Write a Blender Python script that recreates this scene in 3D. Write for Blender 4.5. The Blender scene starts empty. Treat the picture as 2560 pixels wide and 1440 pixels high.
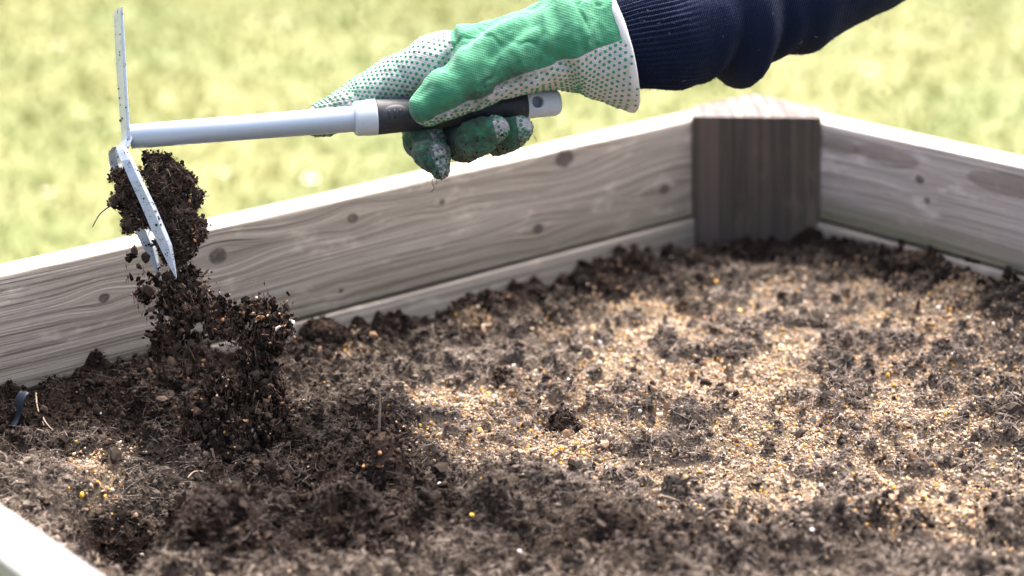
import bpy, bmesh, math, random
import numpy as np
from mathutils import Vector, Matrix
from mathutils.bvhtree import BVHTree

random.seed(7)
rng = np.random.default_rng(11)
sc = bpy.context.scene
col = sc.collection

# ------------------------------------------------------------------ camera
FPX = 5100.0                      # focal length in units of 1/2560 of the frame width
DIST = FPX / 3200.0               # depth of the hand
PITCH = math.radians(12.9) + math.atan(440 / FPX)
ROLL = math.radians(1.9)
_r0 = np.array([1.0, 0, 0]); _u0 = np.array([0, math.sin(PITCH), math.cos(PITCH)])
FWD = np.array([0, math.cos(PITCH), -math.sin(PITCH)])
RGT = _r0 * math.cos(ROLL) - _u0 * math.sin(ROLL)
UPV = _r0 * math.sin(ROLL) + _u0 * math.cos(ROLL)
_d = FWD - UPV * 360 / FPX
CAM = np.array([0, -DIST * _d[1], -DIST * _d[2]])
cd = bpy.data.cameras.new('camera'); cam = bpy.data.objects.new('camera', cd); col.objects.link(cam)
cam.matrix_world = Matrix(((RGT[0], UPV[0], -FWD[0], CAM[0]), (RGT[1], UPV[1], -FWD[1], CAM[1]),
                           (RGT[2], UPV[2], -FWD[2], CAM[2]), (0, 0, 0, 1)))
cd.sensor_width = 36; cd.lens = 36 * FPX / 2560; cd.clip_start = 0.05; cd.clip_end = 500
cd.dof.use_dof = True; cd.dof.focus_distance = DIST - 0.035; cd.dof.aperture_fstop = 3.5
cd.dof.aperture_blades = 9
sc.camera = cam

# ------------------------------------------------------------------ sky, sun, exposure
SUN_EL, SUN_AZ = math.radians(60), math.radians(18)       # hazy sun behind the bed
world = bpy.data.worlds.new('World'); sc.world = world; world.use_nodes = True
wn = world.node_tree.nodes; wl = world.node_tree.links
bg = wn['Background']; sky = wn.new('ShaderNodeTexSky'); sky.sky_type = 'NISHITA'; sky.sun_disc = False
sky.sun_elevation = SUN_EL; sky.sun_rotation = SUN_AZ; sky.air_density = 0.52; sky.dust_density = 8.5; sky.ozone_density = 0.2
wl.new(sky.outputs[0], bg.inputs[0]); bg.inputs[1].default_value = 0.15
sl = bpy.data.lights.new('sun', 'SUN'); sl.energy = 1.5; sl.angle = math.radians(55); sl.color = (1, 0.97, 0.94)
so = bpy.data.objects.new('sun', sl); col.objects.link(so)
sdir = Vector((math.sin(SUN_AZ) * math.cos(SUN_EL), math.cos(SUN_AZ) * math.cos(SUN_EL), math.sin(SUN_EL)))
so.rotation_euler = sdir.to_track_quat('Z', 'Y').to_euler(); so.location = (0, 0, 5)
sc.view_settings.view_transform = 'Standard'; sc.view_settings.look = 'None'
sc.view_settings.exposure = 2.6; sc.view_settings.gamma = 1.0
sc.cycles.use_denoising = True
sc.cycles.max_bounces = 6; sc.cycles.diffuse_bounces = 3; sc.cycles.transmission_bounces = 3

# ------------------------------------------------------------------ geometry helpers
def ray(x, y): return RGT * (x - 1280) / FPX + UPV * (720 - y) / FPX + FWD
def atz(x, y, z):
    d = ray(x, y); return CAM + d * ((z - CAM[2]) / d[2])
def proj(P):
    v = np.asarray(P) - CAM; w = v @ FWD
    return 1280 + FPX * (v @ RGT) / w, 720 - FPX * (v @ UPV) / w
U_ = 1 / 3200.0
def loc(x, y, d):                 # point in the hand's own metric frame (right, up, away), unit 1/3200 m
    k = 1 + d / FPX; return np.array([(x - 1280) * k, (720 - y) * k, d])
def to_world(L):
    L = np.asarray(L, float)
    return CAM + (L[..., 0:1] * RGT + L[..., 1:2] * UPV) * U_ + (DIST + L[..., 2:3] * U_) * FWD
def unloc(L):
    k = 1 + L[..., 2] / FPX; return L[..., 0] / k + 1280, 720 - L[..., 1] / k

def tag(o, label=None, cat=None, group=None, kind=None):
    if label: o['label'] = label
    if cat: o['category'] = cat
    if group: o['group'] = group
    if kind: o['kind'] = kind
    return o
def empty(name, loc_=(0, 0, 0)):
    o = bpy.data.objects.new(name, None); o.empty_display_size = 0.05; o.location = loc_; col.objects.link(o); return o
def link(name, me, mat=None, parent=None):
    o = bpy.data.objects.new(name, me); col.objects.link(o)
    if mat is not None and len(me.materials) == 0: me.materials.append(mat)
    if parent is not None:
        o.parent = parent
    return o
def np_mesh(name, V, Fc, smooth=True, attrs=None):
    V = np.asarray(V, np.float32); Fc = np.asarray(Fc, np.int32); n = Fc.shape[1]
    me = bpy.data.meshes.new(name)
    me.vertices.add(len(V)); me.vertices.foreach_set('co', V.ravel())
    me.loops.add(Fc.size); me.loops.foreach_set('vertex_index', Fc.ravel())
    me.polygons.add(len(Fc)); me.polygons.foreach_set('loop_start', np.arange(0, Fc.size, n, dtype=np.int32))
    me.polygons.foreach_set('use_smooth', np.full(len(Fc), smooth, bool))
    me.update(calc_edges=True)
    for k, a in (attrs or {}).items():
        a = np.asarray(a, np.float32)
        if a.ndim == 1:
            at = me.attributes.new(k, 'FLOAT', 'POINT'); at.data.foreach_set('value', a)
        else:
            if a.shape[1] == 3: a = np.concatenate([a, np.ones((len(a), 1), np.float32)], 1)
            at = me.attributes.new(k, 'FLOAT_COLOR', 'POINT'); at.data.foreach_set('color', a.ravel())
    me.validate(); return me
def bm_mesh(name, bm, smooth=False):
    me = bpy.data.meshes.new(name); bmesh.ops.recalc_face_normals(bm, faces=bm.faces); bm.to_mesh(me); bm.free()
    if smooth:
        me.polygons.foreach_set('use_smooth', np.ones(len(me.polygons), bool))
    return me
def outward(V, Fc):
    tri = V[Fc[:, :3]]; v = np.einsum('ij,ij->i', tri[:, 0], np.cross(tri[:, 1], tri[:, 2])).sum()
    return Fc if v > 0 else Fc[:, ::-1]

def _hash(ix, iy, iz, seed):
    n = (ix.astype(np.int64) * 374761393 + iy.astype(np.int64) * 668265263 + iz.astype(np.int64) * 2147483647 + seed * 974711) & 0xFFFFFFFF
    n = ((n ^ (n >> 13)) * 1274126177) & 0xFFFFFFFF
    n = ((n ^ (n >> 16)) * 2246822519) & 0xFFFFFFFF
    return ((n ^ (n >> 15)) & 0xFFFFFF) / float(0xFFFFFF)
def vnoise(p, seed=0):
    p = np.asarray(p, float); i = np.floor(p).astype(np.int64); f = p - i; f = f * f * (3 - 2 * f)
    x, y, z = i[..., 0], i[..., 1], i[..., 2]; r = 0
    for a in (0, 1):
        wa = f[..., 0] if a else 1 - f[..., 0]
        for b in (0, 1):
            wb = f[..., 1] if b else 1 - f[..., 1]
            for c in (0, 1):
                wc = f[..., 2] if c else 1 - f[..., 2]
                r = r + wa * wb * wc * _hash(x + a, y + b, z + c, seed)
    return r
def fbm(p, oct=3, seed=0):
    r = 0; a = 0.5; s = 0
    for o in range(oct):
        r = r + a * vnoise(np.asarray(p) * (2.03 ** o), seed + o * 17); s += a; a *= 0.5
    return r / s
def n2(x, y, sc_, oct=3, seed=0):
    return fbm(np.stack([x * sc_, y * sc_, np.full_like(x, 0.37)], -1), oct, seed)

def surface_nets(f, o, h):
    s = f < 0; nx, ny, nz = f.shape
    cs = [(a, b, c) for a in (0, 1) for b in (0, 1) for c in (0, 1)]
    cnt = sum(s[a:nx - 1 + a, b:ny - 1 + b, c:nz - 1 + c].astype(np.int8) for a, b, c in cs)
    act = (cnt > 0) & (cnt < 8); idx = -np.ones(act.shape, np.int64); I = np.argwhere(act)
    idx[act] = np.arange(len(I)); pos = np.zeros((len(I), 3)); n = np.zeros(len(I))
    for a in cs:
        for ax in range(3):
            if a[ax]: continue
            b = list(a); b[ax] = 1
            fa = f[I[:, 0] + a[0], I[:, 1] + a[1], I[:, 2] + a[2]]; fb = f[I[:, 0] + b[0], I[:, 1] + b[1], I[:, 2] + b[2]]
            m = (fa < 0) != (fb < 0); t = np.where(m, fa / np.where(m, fa - fb, 1), 0)
            q = np.repeat(np.array([a], float), len(I), 0); q[:, ax] += t
            pos += q * m[:, None]; n += m
    V = (I + pos / n[:, None]) * h + np.asarray(o)
    Q = []
    for ax in range(3):
        b, c = [(1, 2), (2, 0), (0, 1)][ax]
        sl0 = [slice(None)] * 3; sl1 = [slice(None)] * 3
        sl0[ax] = slice(0, -1); sl1[ax] = slice(1, None)
        d = s[tuple(sl0)] != s[tuple(sl1)]; E = np.argwhere(d)
        ok = (E[:, b] > 0) & (E[:, c] > 0) & (E[:, b] < f.shape[b] - 1) & (E[:, c] < f.shape[c] - 1); E = E[ok]
        def cell(db, dc):
            e = E.copy(); e[:, b] += db; e[:, c] += dc; return idx[e[:, 0], e[:, 1], e[:, 2]]
        q = np.stack([cell(-1, -1), cell(0, -1), cell(0, 0), cell(-1, 0)], 1)
        fl = ~s[E[:, 0], E[:, 1], E[:, 2]]; q[fl] = q[fl][:, ::-1]; Q.append(q)
    return V, np.concatenate(Q)
def smin(a, b, k):
    h = np.clip(0.5 + 0.5 * (b - a) / k, 0, 1); return b + (a - b) * h - k * h * (1 - h)
def cone(P, A, ra, B, rb, fl=1.0):
    pa = P - np.asarray(A, np.float32); ba = (np.asarray(B) - np.asarray(A)).astype(np.float32)
    if fl != 1.0:
        sca = np.array([1, 1, 1 / fl], np.float32); pa = pa * sca; ba = ba * sca
    t = np.clip((pa @ ba) / float(ba @ ba), 0, 1)
    q = pa - t[..., None] * ba
    return np.sqrt((q * q).sum(-1)) - (ra + (rb - ra) * t)
def chain(P, pts, k=14, fl=1.0):
    d = None
    for a, b in zip(pts[:-1], pts[1:]):
        c = cone(P, loc(*a[:3]), a[3], loc(*b[:3]), b[3], fl)
        d = c if d is None else smin(d, c, k)
    return d
def grid3(lo, hi, h):
    ax = [np.arange(l, u + h, h, dtype=np.float32) for l, u in zip(lo, hi)]
    return np.stack(np.meshgrid(*ax, indexing='ij'), -1)
def vnormals(V, Fc):
    n = np.cross(V[Fc[:, 2]] - V[Fc[:, 0]], V[Fc[:, 3 % Fc.shape[1]]] - V[Fc[:, 1]]) if Fc.shape[1] == 4 else np.cross(V[Fc[:, 1]] - V[Fc[:, 0]], V[Fc[:, 2]] - V[Fc[:, 0]])
    N = np.zeros_like(V)
    for j in range(Fc.shape[1]): np.add.at(N, Fc[:, j], n)
    return N / (np.linalg.norm(N, axis=1, keepdims=True) + 1e-12)
def lap_smooth(A, Fc, it, lam=0.5):
    A = A.astype(float).copy(); n = len(A); m = Fc.shape[1]
    e = np.concatenate([np.stack([Fc[:, j], Fc[:, (j + 1) % m]], 1) for j in range(m)]); e = np.concatenate([e, e[:, ::-1]])
    deg = np.bincount(e[:, 0], minlength=n).astype(float)
    for _ in range(it):
        if A.ndim == 1: s = np.bincount(e[:, 0], A[e[:, 1]], minlength=n) / np.maximum(deg, 1)
        else: s = np.stack([np.bincount(e[:, 0], A[e[:, 1], c], minlength=n) for c in range(A.shape[1])], 1) / np.maximum(deg, 1)[:, None]
        A += lam * (s - A)
    return A
def frames(P):
    P = np.asarray(P, float); T = np.gradient(P, axis=0); T /= np.linalg.norm(T, axis=1, keepdims=True)
    n = np.cross(T[0], [0, 0, 1.0]); n = n if np.linalg.norm(n) > 1e-3 else np.cross(T[0], [0, 1.0, 0]); N = [n / np.linalg.norm(n)]
    for i in range(1, len(P)):
        v = N[-1] - T[i] * (N[-1] @ T[i]); N.append(v / np.linalg.norm(v))
    N = np.array(N); return T, N, np.cross(T, N)
def tube(P, r, seg=8, cap=True):
    P = np.asarray(P, float); r = np.broadcast_to(r, (len(P),)); T, N, B = frames(P); th = np.linspace(0, 2 * np.pi, seg, endpoint=False)
    V = (P[:, None] + r[:, None, None] * (np.cos(th)[None, :, None] * N[:, None] + np.sin(th)[None, :, None] * B[:, None])).reshape(-1, 3)
    Fc = [[i * seg + j, i * seg + (j + 1) % seg, (i + 1) * seg + (j + 1) % seg, (i + 1) * seg + j] for i in range(len(P) - 1) for j in range(seg)]
    return V, np.array(Fc)
def spline(P, n):                                  # Catmull-Rom through the points
    P = np.asarray(P, float); Q = np.concatenate([[2 * P[0] - P[1]], P, [2 * P[-1] - P[-2]]]); t = np.linspace(0, len(P) - 1 - 1e-6, n)
    i = t.astype(int); f = (t - i)[:, None]; a, b, c, d = Q[i], Q[i + 1], Q[i + 2], Q[i + 3]
    return 0.5 * (2 * b + (c - a) * f + (2 * a - 5 * b + 4 * c - d) * f ** 2 + (3 * b - a - 3 * c + d) * f ** 3)

# ------------------------------------------------------------------ material helpers
class NT:
    def __init__(s, name):
        s.m = bpy.data.materials.new(name); s.m.use_nodes = True; s.t = s.m.node_tree
        s.p = s.t.nodes['Principled BSDF']; s.out = s.t.nodes['Material Output']
    def set(s, sock, v):
        if isinstance(v, bpy.types.NodeSocket): s.t.links.new(v, sock)
        elif v is not None: sock.default_value = v
    def n(s, typ, ins=None, out=0, **kw):
        nd = s.t.nodes.new(typ)
        for k, v in kw.items(): setattr(nd, k, v)
        for k, v in (ins or {}).items(): s.set(nd.inputs[k], v)
        return nd.outputs[out]
    def math(s, op, a, b=None, c=None, clamp=False):
        nd = s.t.nodes.new('ShaderNodeMath'); nd.operation = op; nd.use_clamp = clamp
        for i, v in enumerate((a, b, c)): s.set(nd.inputs[i], v)
        return nd.outputs[0]
    def mix(s, f, a, b, blend='MIX'):
        nd = s.t.nodes.new('ShaderNodeMix'); nd.data_type = 'RGBA'; nd.blend_type = blend
        s.set(nd.inputs[0], f)
        for i, v in ((6, a), (7, b)):
            s.set(nd.inputs[i], (*v, 1) if isinstance(v, tuple) and len(v) == 3 else v)
        return nd.outputs[2]
    def ramp(s, f, lo, hi, a=0.0, b=1.0):
        return s.n('ShaderNodeMapRange', {0: f, 1: lo, 2: hi, 3: a, 4: b}, interpolation_type='SMOOTHSTEP')
    def noise(s, vec, scale, detail=3, rough=0.55, dist=0.0, out=0):
        return s.n('ShaderNodeTexNoise', {'Vector': vec, 'Scale': scale, 'Detail': detail, 'Roughness': rough, 'Distortion': dist}, out)
    def attr(s, name, out=0): return s.n('ShaderNodeAttribute', out=out, attribute_name=name)
    def obj(s): return s.n('ShaderNodeTexCoord', out=3)
    def bump(s, h, strength, dist): s.set(s.p.inputs['Normal'], s.n('ShaderNodeBump', {'Strength': strength, 'Distance': dist, 'Height': h}))
    def fin(s, color=None, rough=None, **kw):
        if color is not None: s.set(s.p.inputs['Base Color'], (*color, 1) if isinstance(color, tuple) and len(color) == 3 else color)
        if rough is not None: s.set(s.p.inputs['Roughness'], rough)
        for k, v in kw.items(): s.set(s.p.inputs[k.replace('_', ' ')], v)
        return s.m

def wood_mat(name, knots=(), tone=((0.115, 0.098, 0.082), (0.30, 0.275, 0.25)), seed=0.0, zlo=-0.05, algae=0.35, vertical=False, patches=(), rough=0.58):
    t = NT(name); xyz = t.t.nodes.new('ShaderNodeSeparateXYZ'); t.set(xyz.inputs[0], t.obj())
    u, w, v = xyz.outputs[0], xyz.outputs[1], xyz.outputs[2]
    v0 = v
    if vertical: u, v = v, u
    kcol = None
    wob = t.noise(t.n('ShaderNodeCombineXYZ', {0: t.math('MULTIPLY', u, 2.2), 1: seed, 2: t.math('MULTIPLY', v, 9.0)}), 1.0, 2)
    vw = t.math('ADD', v, t.math('MULTIPLY', t.math('SUBTRACT', wob, 0.5), 0.018))
    for (uk, vk, rk) in knots:
        du = t.math('SUBTRACT', u, uk); dv = t.math('SUBTRACT', v, vk)
        r2 = t.math('ADD', t.math('POWER', t.math('MULTIPLY', du, 0.45), 2.0), t.math('MULTIPLY', dv, dv))
        g = t.math('EXPONENT', t.math('MULTIPLY', r2, -1 / (2 * (2.1 * rk) ** 2)))
        vw = t.math('SUBTRACT', vw, t.math('MULTIPLY', t.math('MULTIPLY', dv, g), 0.9))
        d = t.math('SQRT', t.math('ADD', t.math('POWER', t.math('MULTIPLY', du, 0.8), 2.0), t.math('MULTIPLY', dv, dv)))
        d = t.math('ADD', d, t.math('MULTIPLY', t.math('SUBTRACT', t.noise(t.obj(), 160, 2), 0.5), rk * 0.5))
        m = t.ramp(d, rk * 0.75, rk * 1.15, 1.0, 0.0)
        kcol = m if kcol is None else t.math('MAXIMUM', kcol, m)
    gv = t.n('ShaderNodeCombineXYZ', {0: t.math('MULTIPLY', u, 2.2), 1: t.math('ADD', t.math('MULTIPLY', w, 40.0), seed), 2: t.math('MULTIPLY', vw, 190.0)})
    g1 = t.noise(gv, 1.0, 4, 0.6, 0.4)
    gv2 = t.n('ShaderNodeCombineXYZ', {0: t.math('MULTIPLY', u, 9.0), 1: t.math('ADD', t.math('MULTIPLY', w, 200.0), seed + 3), 2: t.math('MULTIPLY', vw, 700.0)})
    g2 = t.noise(gv2, 1.0, 3, 0.7)
    rings = t.math('SINE', t.math('ADD', t.math('MULTIPLY', vw, 480.0), t.math('MULTIPLY', g1, 5.5)))
    rg = t.math('POWER', t.math('ADD', t.math('MULTIPLY', rings, 0.5), 0.5), 5.0)
    f = t.math('ADD', t.math('MULTIPLY', t.ramp(g1, 0.32, 0.68), 0.45), t.math('MULTIPLY', t.ramp(g2, 0.25, 0.75), 0.6), clamp=True)
    c = t.mix(f, tone[0], tone[1])
    c = t.mix(t.math('MULTIPLY', rg, 0.42), c, tuple(x * 0.75 for x in tone[0]))
    pale = t.ramp(t.noise(t.n('ShaderNodeCombineXYZ', {0: t.math('MULTIPLY', u, 22.0), 1: seed, 2: t.math('MULTIPLY', v, 60.0)}), 1.0, 4, 0.65), 0.53, 0.72)
    c = t.mix(t.math('MULTIPLY', pale, 0.45), c, tuple(min(1, x * 1.45) for x in tone[1]))
    for (uk, vk, ru, rv) in patches:              # oval patches of redder heartwood
        e = t.math('ADD', t.math('POWER', t.math('DIVIDE', t.math('SUBTRACT', u, uk), ru), 2.0), t.math('POWER', t.math('DIVIDE', t.math('SUBTRACT', v, vk), rv), 2.0))
        e = t.math('ADD', e, t.math('MULTIPLY', t.math('SUBTRACT', wob, 0.5), 0.9))
        c = t.mix(t.ramp(e, 0.8, 1.1, 0.6, 0.0), c, (0.125, 0.092, 0.073))
    ck = t.ramp(t.noise(t.n('ShaderNodeCombineXYZ', {0: t.math('MULTIPLY', u, 5.0), 1: seed + 8, 2: t.math('MULTIPLY', vw, 520.0)}), 1.0, 2, 0.5), 0.66, 0.72, 0, .7)
    c = t.mix(ck, c, tuple(x * 0.35 for x in tone[0]))
    if algae:
        al = t.math('MULTIPLY', t.ramp(t.math('ADD', v0, t.math('MULTIPLY', t.math('SUBTRACT', wob, 0.5), 0.04)), zlo, zlo + 0.038, 1.0, 0.0), algae)
        c = t.mix(al, c, (0.11, 0.105, 0.04))
    if kcol is not None:
        c = t.mix(t.math('MULTIPLY', kcol, t.ramp(t.noise(t.obj(), 260, 3, .7), .25, .6, .55, .92)), c, (0.055, 0.040, 0.032))
    fine = t.noise(t.obj(), 900, 2)
    c = t.mix(0.35, c, t.mix(fine, (0.6, 0.6, 0.6), (1.35, 1.35, 1.35)), 'MULTIPLY')
    t.bump(t.math('ADD', f, t.math('MULTIPLY', rg, -0.6)), 0.5, 0.0012)
    return t.fin(c, rough, Specular_IOR_Level=0.5 if rough < .8 else 0.1)

def tint_mat(name, rough=0.85, attr='tint', sub=0.0, spec=0.25, transl=0.0):
    t = NT(name); c = t.attr(attr); t.fin(c, rough, Specular_IOR_Level=spec)
    if transl:
        tr = t.n('ShaderNodeBsdfTranslucent', {0: c}); mx = t.n('ShaderNodeMixShader', {0: transl, 1: t.p.outputs[0], 2: tr})
        t.t.links.new(mx, t.out.inputs[0])
    return t.m

# ------------------------------------------------------------------ lay-out of the bed
ZT = 0.1342                                        # top of the frame above the soil
PH, GAP, TH = 0.0975, 0.0025, 0.032                 # plank height, gap, thickness
ZG = -0.55                                         # the lawn
E1 = atz(1730, 300, ZT)[:2] - atz(0, 690, ZT)[:2]; E1 /= np.linalg.norm(E1)       # along the far plank wall
E2 = np.array([E1[1], -E1[0]])                     # along the side wall, towards the camera
A_in = atz(1730, 300, ZT)[:2]                      # post meets the far wall
B0 = atz(2052, 304, ZT)[:2]
CIN = A_in + E1 * ((B0 - A_in) @ E1)               # inner corner of the two walls
LEG1 = (CIN - A_in) @ E1; LEG2 = (B0 - CIN) @ E2
Lp = atz(120, 1342, ZT)[:2]                        # inner top edge of the opposite end
BW = (CIN - Lp) @ E1                               # inner length along E1
BD = 1.02                                          # inner length along E2
def bed(a, b, z=0.0): p = CIN - E1 * a + E2 * b; return np.array([p[0], p[1], z])
ANG1 = math.atan2(E1[1], E1[0])
print('bed', BW, BD, LEG1, LEG2)
def bed_uv(P): q = np.asarray(P)[..., :2] - CIN; return -(q @ E1), q @ E2

# ------------------------------------------------------------------ the lawn
t = NT('lawn_soil'); o3 = t.obj()
c = t.mix(t.ramp(t.noise(o3, 2.2, 4), 0.35, 0.65), (0.078, 0.096, 0.021), (0.106, 0.110, 0.028))
c = t.mix(t.ramp(t.noise(o3, 7, 3), 0.55, 0.75, 0, .6), c, (0.135, 0.130, 0.060)); c = t.mix(0.2, c, t.mix(t.noise(o3, 60, 4), (0.5,) * 3, (1.5,) * 3), 'MULTIPLY')
lawn_m = t.fin(c, 0.9)
me = np_mesh('ground', [(-200, -200, ZG), (200, -200, ZG), (200, 200, ZG), (-200, 200, ZG)], [(0, 1, 2, 3)], False)
tag(link('ground', me, lawn_m), 'yellow green lawn stretching away behind the raised bed', 'ground', kind='structure')

def grass():
    n = 85000
    y = rng.uniform(0.75, 10.0, n * 3); x = rng.uniform(-5.5, 5.0, n * 3)
    px, py = proj(np.stack([x, y, np.full_like(x, ZG)], 1)); k = (px > -1700) & (px < 4000) & (py > -330)
    a_, b_ = bed_uv(np.stack([x, y], 1)); k &= (b_ < -0.06) | (a_ < -0.06)
    x, y = x[k][:n], y[k][:n]; n = len(x)
    h = rng.uniform(0.012, 0.032, n) * (0.7 + 0.7 * n2(x, y, 2.3, 2, 5)); w = rng.uniform(0.003, 0.006, n)
    a = rng.uniform(0, 6.283, n); dx, dy = np.cos(a), np.sin(a); le = rng.uniform(0.5, 1.6, n) * h
    la = rng.uniform(0, 6.283, n); lx, ly = np.cos(la) * le, np.sin(la) * le
    B = np.stack([x, y, np.full(n, ZG - 0.003)], 1); W = np.stack([dx * w, dy * w, 0 * w], 1)
    M = B + np.stack([lx * 0.3, ly * 0.3, h * 0.6], 1); T = B + np.stack([lx, ly, h * 0.95], 1)
    V = np.stack([B - W, B + W, M - W * 0.8, M + W * 0.8, T], 1).reshape(-1, 3)
    i = np.arange(n)[:, None] * 5
    Fc = np.concatenate([i + [0, 1, 3], i + [0, 3, 2], i + [2, 3, 4]])
    m1 = n2(x, y, 3.0, 3, 21); m2 = n2(x, y, 1.1, 2, 33); r = rng.random(n)
    c1 = np.array([0.078, 0.100, 0.021]); c2 = np.array([0.106, 0.112, 0.028]); c3 = np.array([0.128, 0.125, 0.055])
    f = np.clip((m1 - 0.3) / 0.4, 0, 1)[:, None]; g = np.clip((m2 * 0.6 + r * 0.5 - 0.62) * 4, 0, 1)[:, None]
    C = (c1 * (1 - f) + c2 * f) * (1 - g * .7) + c3 * g * .7; C *= rng.uniform(0.9, 1.1, n)[:, None]
    o = link('grass', np_mesh('grass', V, Fc, False, {'tint': np.repeat(C, 5, 0)}), tint_mat('grass_blade', 0.85, spec=0.1, transl=0.42))
    tag(o, 'short sunlit yellow green grass covering the lawn', 'grass', kind='stuff')
grass()

# daisies in the lawn
pet_m = NT('daisy_white').fin((0.8, 0.8, 0.78), 0.6); eye_m = NT('daisy_eye').fin((0.75, 0.5, 0.05), 0.7); stem_m = NT('daisy_stem').fin((0.10, 0.2, 0.04), 0.6)
def daisy(x, y, r):
    p = atz(x, y, ZG + 0.07); e = empty('daisy', (p[0], p[1], ZG))
    V, Fc = tube([(0, 0, -0.004), (0.004, 0, 0.03), (0.002, 0.003, 0.068)], 0.0016, 6); link('stem', np_mesh('stem', V, Fc), stem_m, e)
    bm = bmesh.new()
    for k in range(14):
        a = k * 2 * math.pi / 14; ca, sa = math.cos(a), math.sin(a)
        pts = [(0.002, -0.0012, 0.068), (r * .6, -r * .15, 0.071), (r, 0, 0.069), (r * .6, r * .15, 0.071), (0.002, 0.0012, 0.068), (r * .6, 0, 0.0695)]
        vs = [bm.verts.new((q[0] * ca - q[1] * sa, q[0] * sa + q[1] * ca, q[2])) for q in pts]
        bm.faces.new((vs[0], vs[1], vs[5], vs[4])); bm.faces.new((vs[1], vs[2], vs[5])); bm.faces.new((vs[2], vs[3], vs[5])); bm.faces.new((vs[3], vs[4], vs[5]))
    link('petals', bm_mesh('petals', bm), pet_m, e)
    bm = bmesh.new(); bmesh.ops.create_uvsphere(bm, u_segments=10, v_segments=6, radius=r * .3, matrix=Matrix.Translation((0, 0, 0.07)) @ Matrix.Diagonal((1, 1, .5, 1)))
    link('flower_centre', bm_mesh('flower_centre', bm, True), eye_m, e)
    return tag(e, 'small white daisy growing in the blurred lawn behind the bed', 'flower', 'daisies scattered in the lawn')
for x, y, r in ((776, 446, .017), (2172, 172, .016), (2420, 60, .014), (150, 110, .016), (560, 430, .012), (120, 478, .012), (700, 60, .014)): daisy(x, y, r)

# ------------------------------------------------------------------ the raised bed
bedo = empty('raised_bed', (CIN[0], CIN[1], ZG)); tag(bedo, 'square raised garden bed of weathered grey planks and corner posts filled with soil', 'raised bed')
def plank(a0, a1, zt, side, mat, h=PH, inset=0.0, th=TH, off=0.0):
    """a plank lying along a wall; side 'far'/'near' run along E1, 'right'/'left' along E2; a0..a1 measured from the inner corner"""
    L = a1 - a0; nseg = max(2, int(L / 0.03))
    bm = bmesh.new(); bmesh.ops.create_cube(bm, size=1, matrix=Matrix.Diagonal((L, th, h, 1)))
    bmesh.ops.bevel(bm, geom=[e for e in bm.edges], offset=0.0032, segments=3, affect='EDGES', profile=0.6)
    bmesh.ops.subdivide_edges(bm, edges=[e for e in bm.edges if abs(e.verts[0].co.x - e.verts[1].co.x) > L * 0.5], cuts=nseg, use_grid_fill=True)
    sd = int(abs(zt * 1000) + a1 * 313 + ord(side[0]) * 7)
    for v in bm.verts:
        q = np.array([v.co.x * 9 + sd, v.co.y * 30, v.co.z * 14]); e = (fbm(q, 2, 3) - .5)
        v.co.z += 0.0022 * e; v.co.y += 0.0016 * (fbm(q + 40, 2, 9) - .5)
    if side in ('far', 'right'):
        for v in bm.verts:
            if v.co.x < -L / 2 + 0.012: v.co.x += (v.co.y - th / 2) if side == 'far' else -(v.co.y + th / 2)
    me = bm_mesh('plank', bm, True)
    o = link('plank', me, mat, bedo); m = (a0 + a1) / 2
    if side == 'far': p = bed(m, -th / 2 + inset, zt - h / 2); ang = ANG1 + math.pi
    elif side == 'near': p = bed(m, BD + th / 2 - inset, zt - h / 2); ang = ANG1
    elif side == 'right': p = bed(-th / 2 + inset, m, zt - h / 2); ang = ANG1 - math.pi / 2
    else: p = bed(BW + th / 2 - inset, m, zt - h / 2); ang = ANG1 + math.pi / 2
    o.location = Vector(p) - bedo.location; o.rotation_euler = (0, off, ang)
    return o
def wall_pt(x, y, side):                          # pixel -> (a, z) on the inner face of a wall
    d = ray(x, y); n = E2 if side == 'far' else E1
    k = ((CIN - CAM[:2]) @ n) / (d[:2] @ n); P = CAM + d * k; a, b = bed_uv(P); return (a if side == 'far' else b), P[2]
far0, far1 = LEG1, BW - 0.075
def knots_far(lst, zt, a0=far0, a1=far1):
    m = (a0 + a1) / 2; out = []
    for x, y, r in lst:
        a, z = wall_pt(x, y, 'far'); out.append((a - m, z - (zt - PH / 2), r))      # plank x axis runs along -E1
    return out
kf = knots_far([(882, 545, .0045), (1412, 395, .0095), (1662, 473, .0055), (1345, 572, .0055), (545, 640, .007), (853, 727, .0022), (1105, 505, .003), (260, 745, .004)], ZT)
w_far = wood_mat('weathered_far_plank', kf, seed=1.3, tone=((0.165, 0.137, 0.100), (0.47, 0.415, 0.335)))
rm = (LEG2 + BD - 0.075) / 2
kr = []
for x, y, r in ((2299, 447, .0045), (2318, 500, .0032), (2270, 383, .004)):
    a, z = wall_pt(x, y, 'right'); kr.append((a - rm, z - (ZT - PH / 2), r))
pr = []
for x, y, ru, rv in ((2215, 388, .040, .0085), (2520, 460, .045, .010), (2090, 360, .03, .008)):
    a, z = wall_pt(x, y, 'right'); pr.append((a - rm, z - (ZT - PH / 2), ru, rv))
w_right = wood_mat('weathered_side_plank', kr[:2], seed=7.7, tone=((0.205, 0.175, 0.148), (0.46, 0.43, 0.39)), patches=pr, algae=.75)
w_low = wood_mat('weathered_low_plank', [], seed=4.1, tone=((0.13, 0.107, 0.080), (0.33, 0.29, 0.23)))
w_near = wood_mat('pale_end_plank', [(-0.2, 0.02, .005)], seed=9.9, tone=((0.15, 0.147, 0.137), (0.29, 0.29, 0.275)), algae=0.0)
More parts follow.
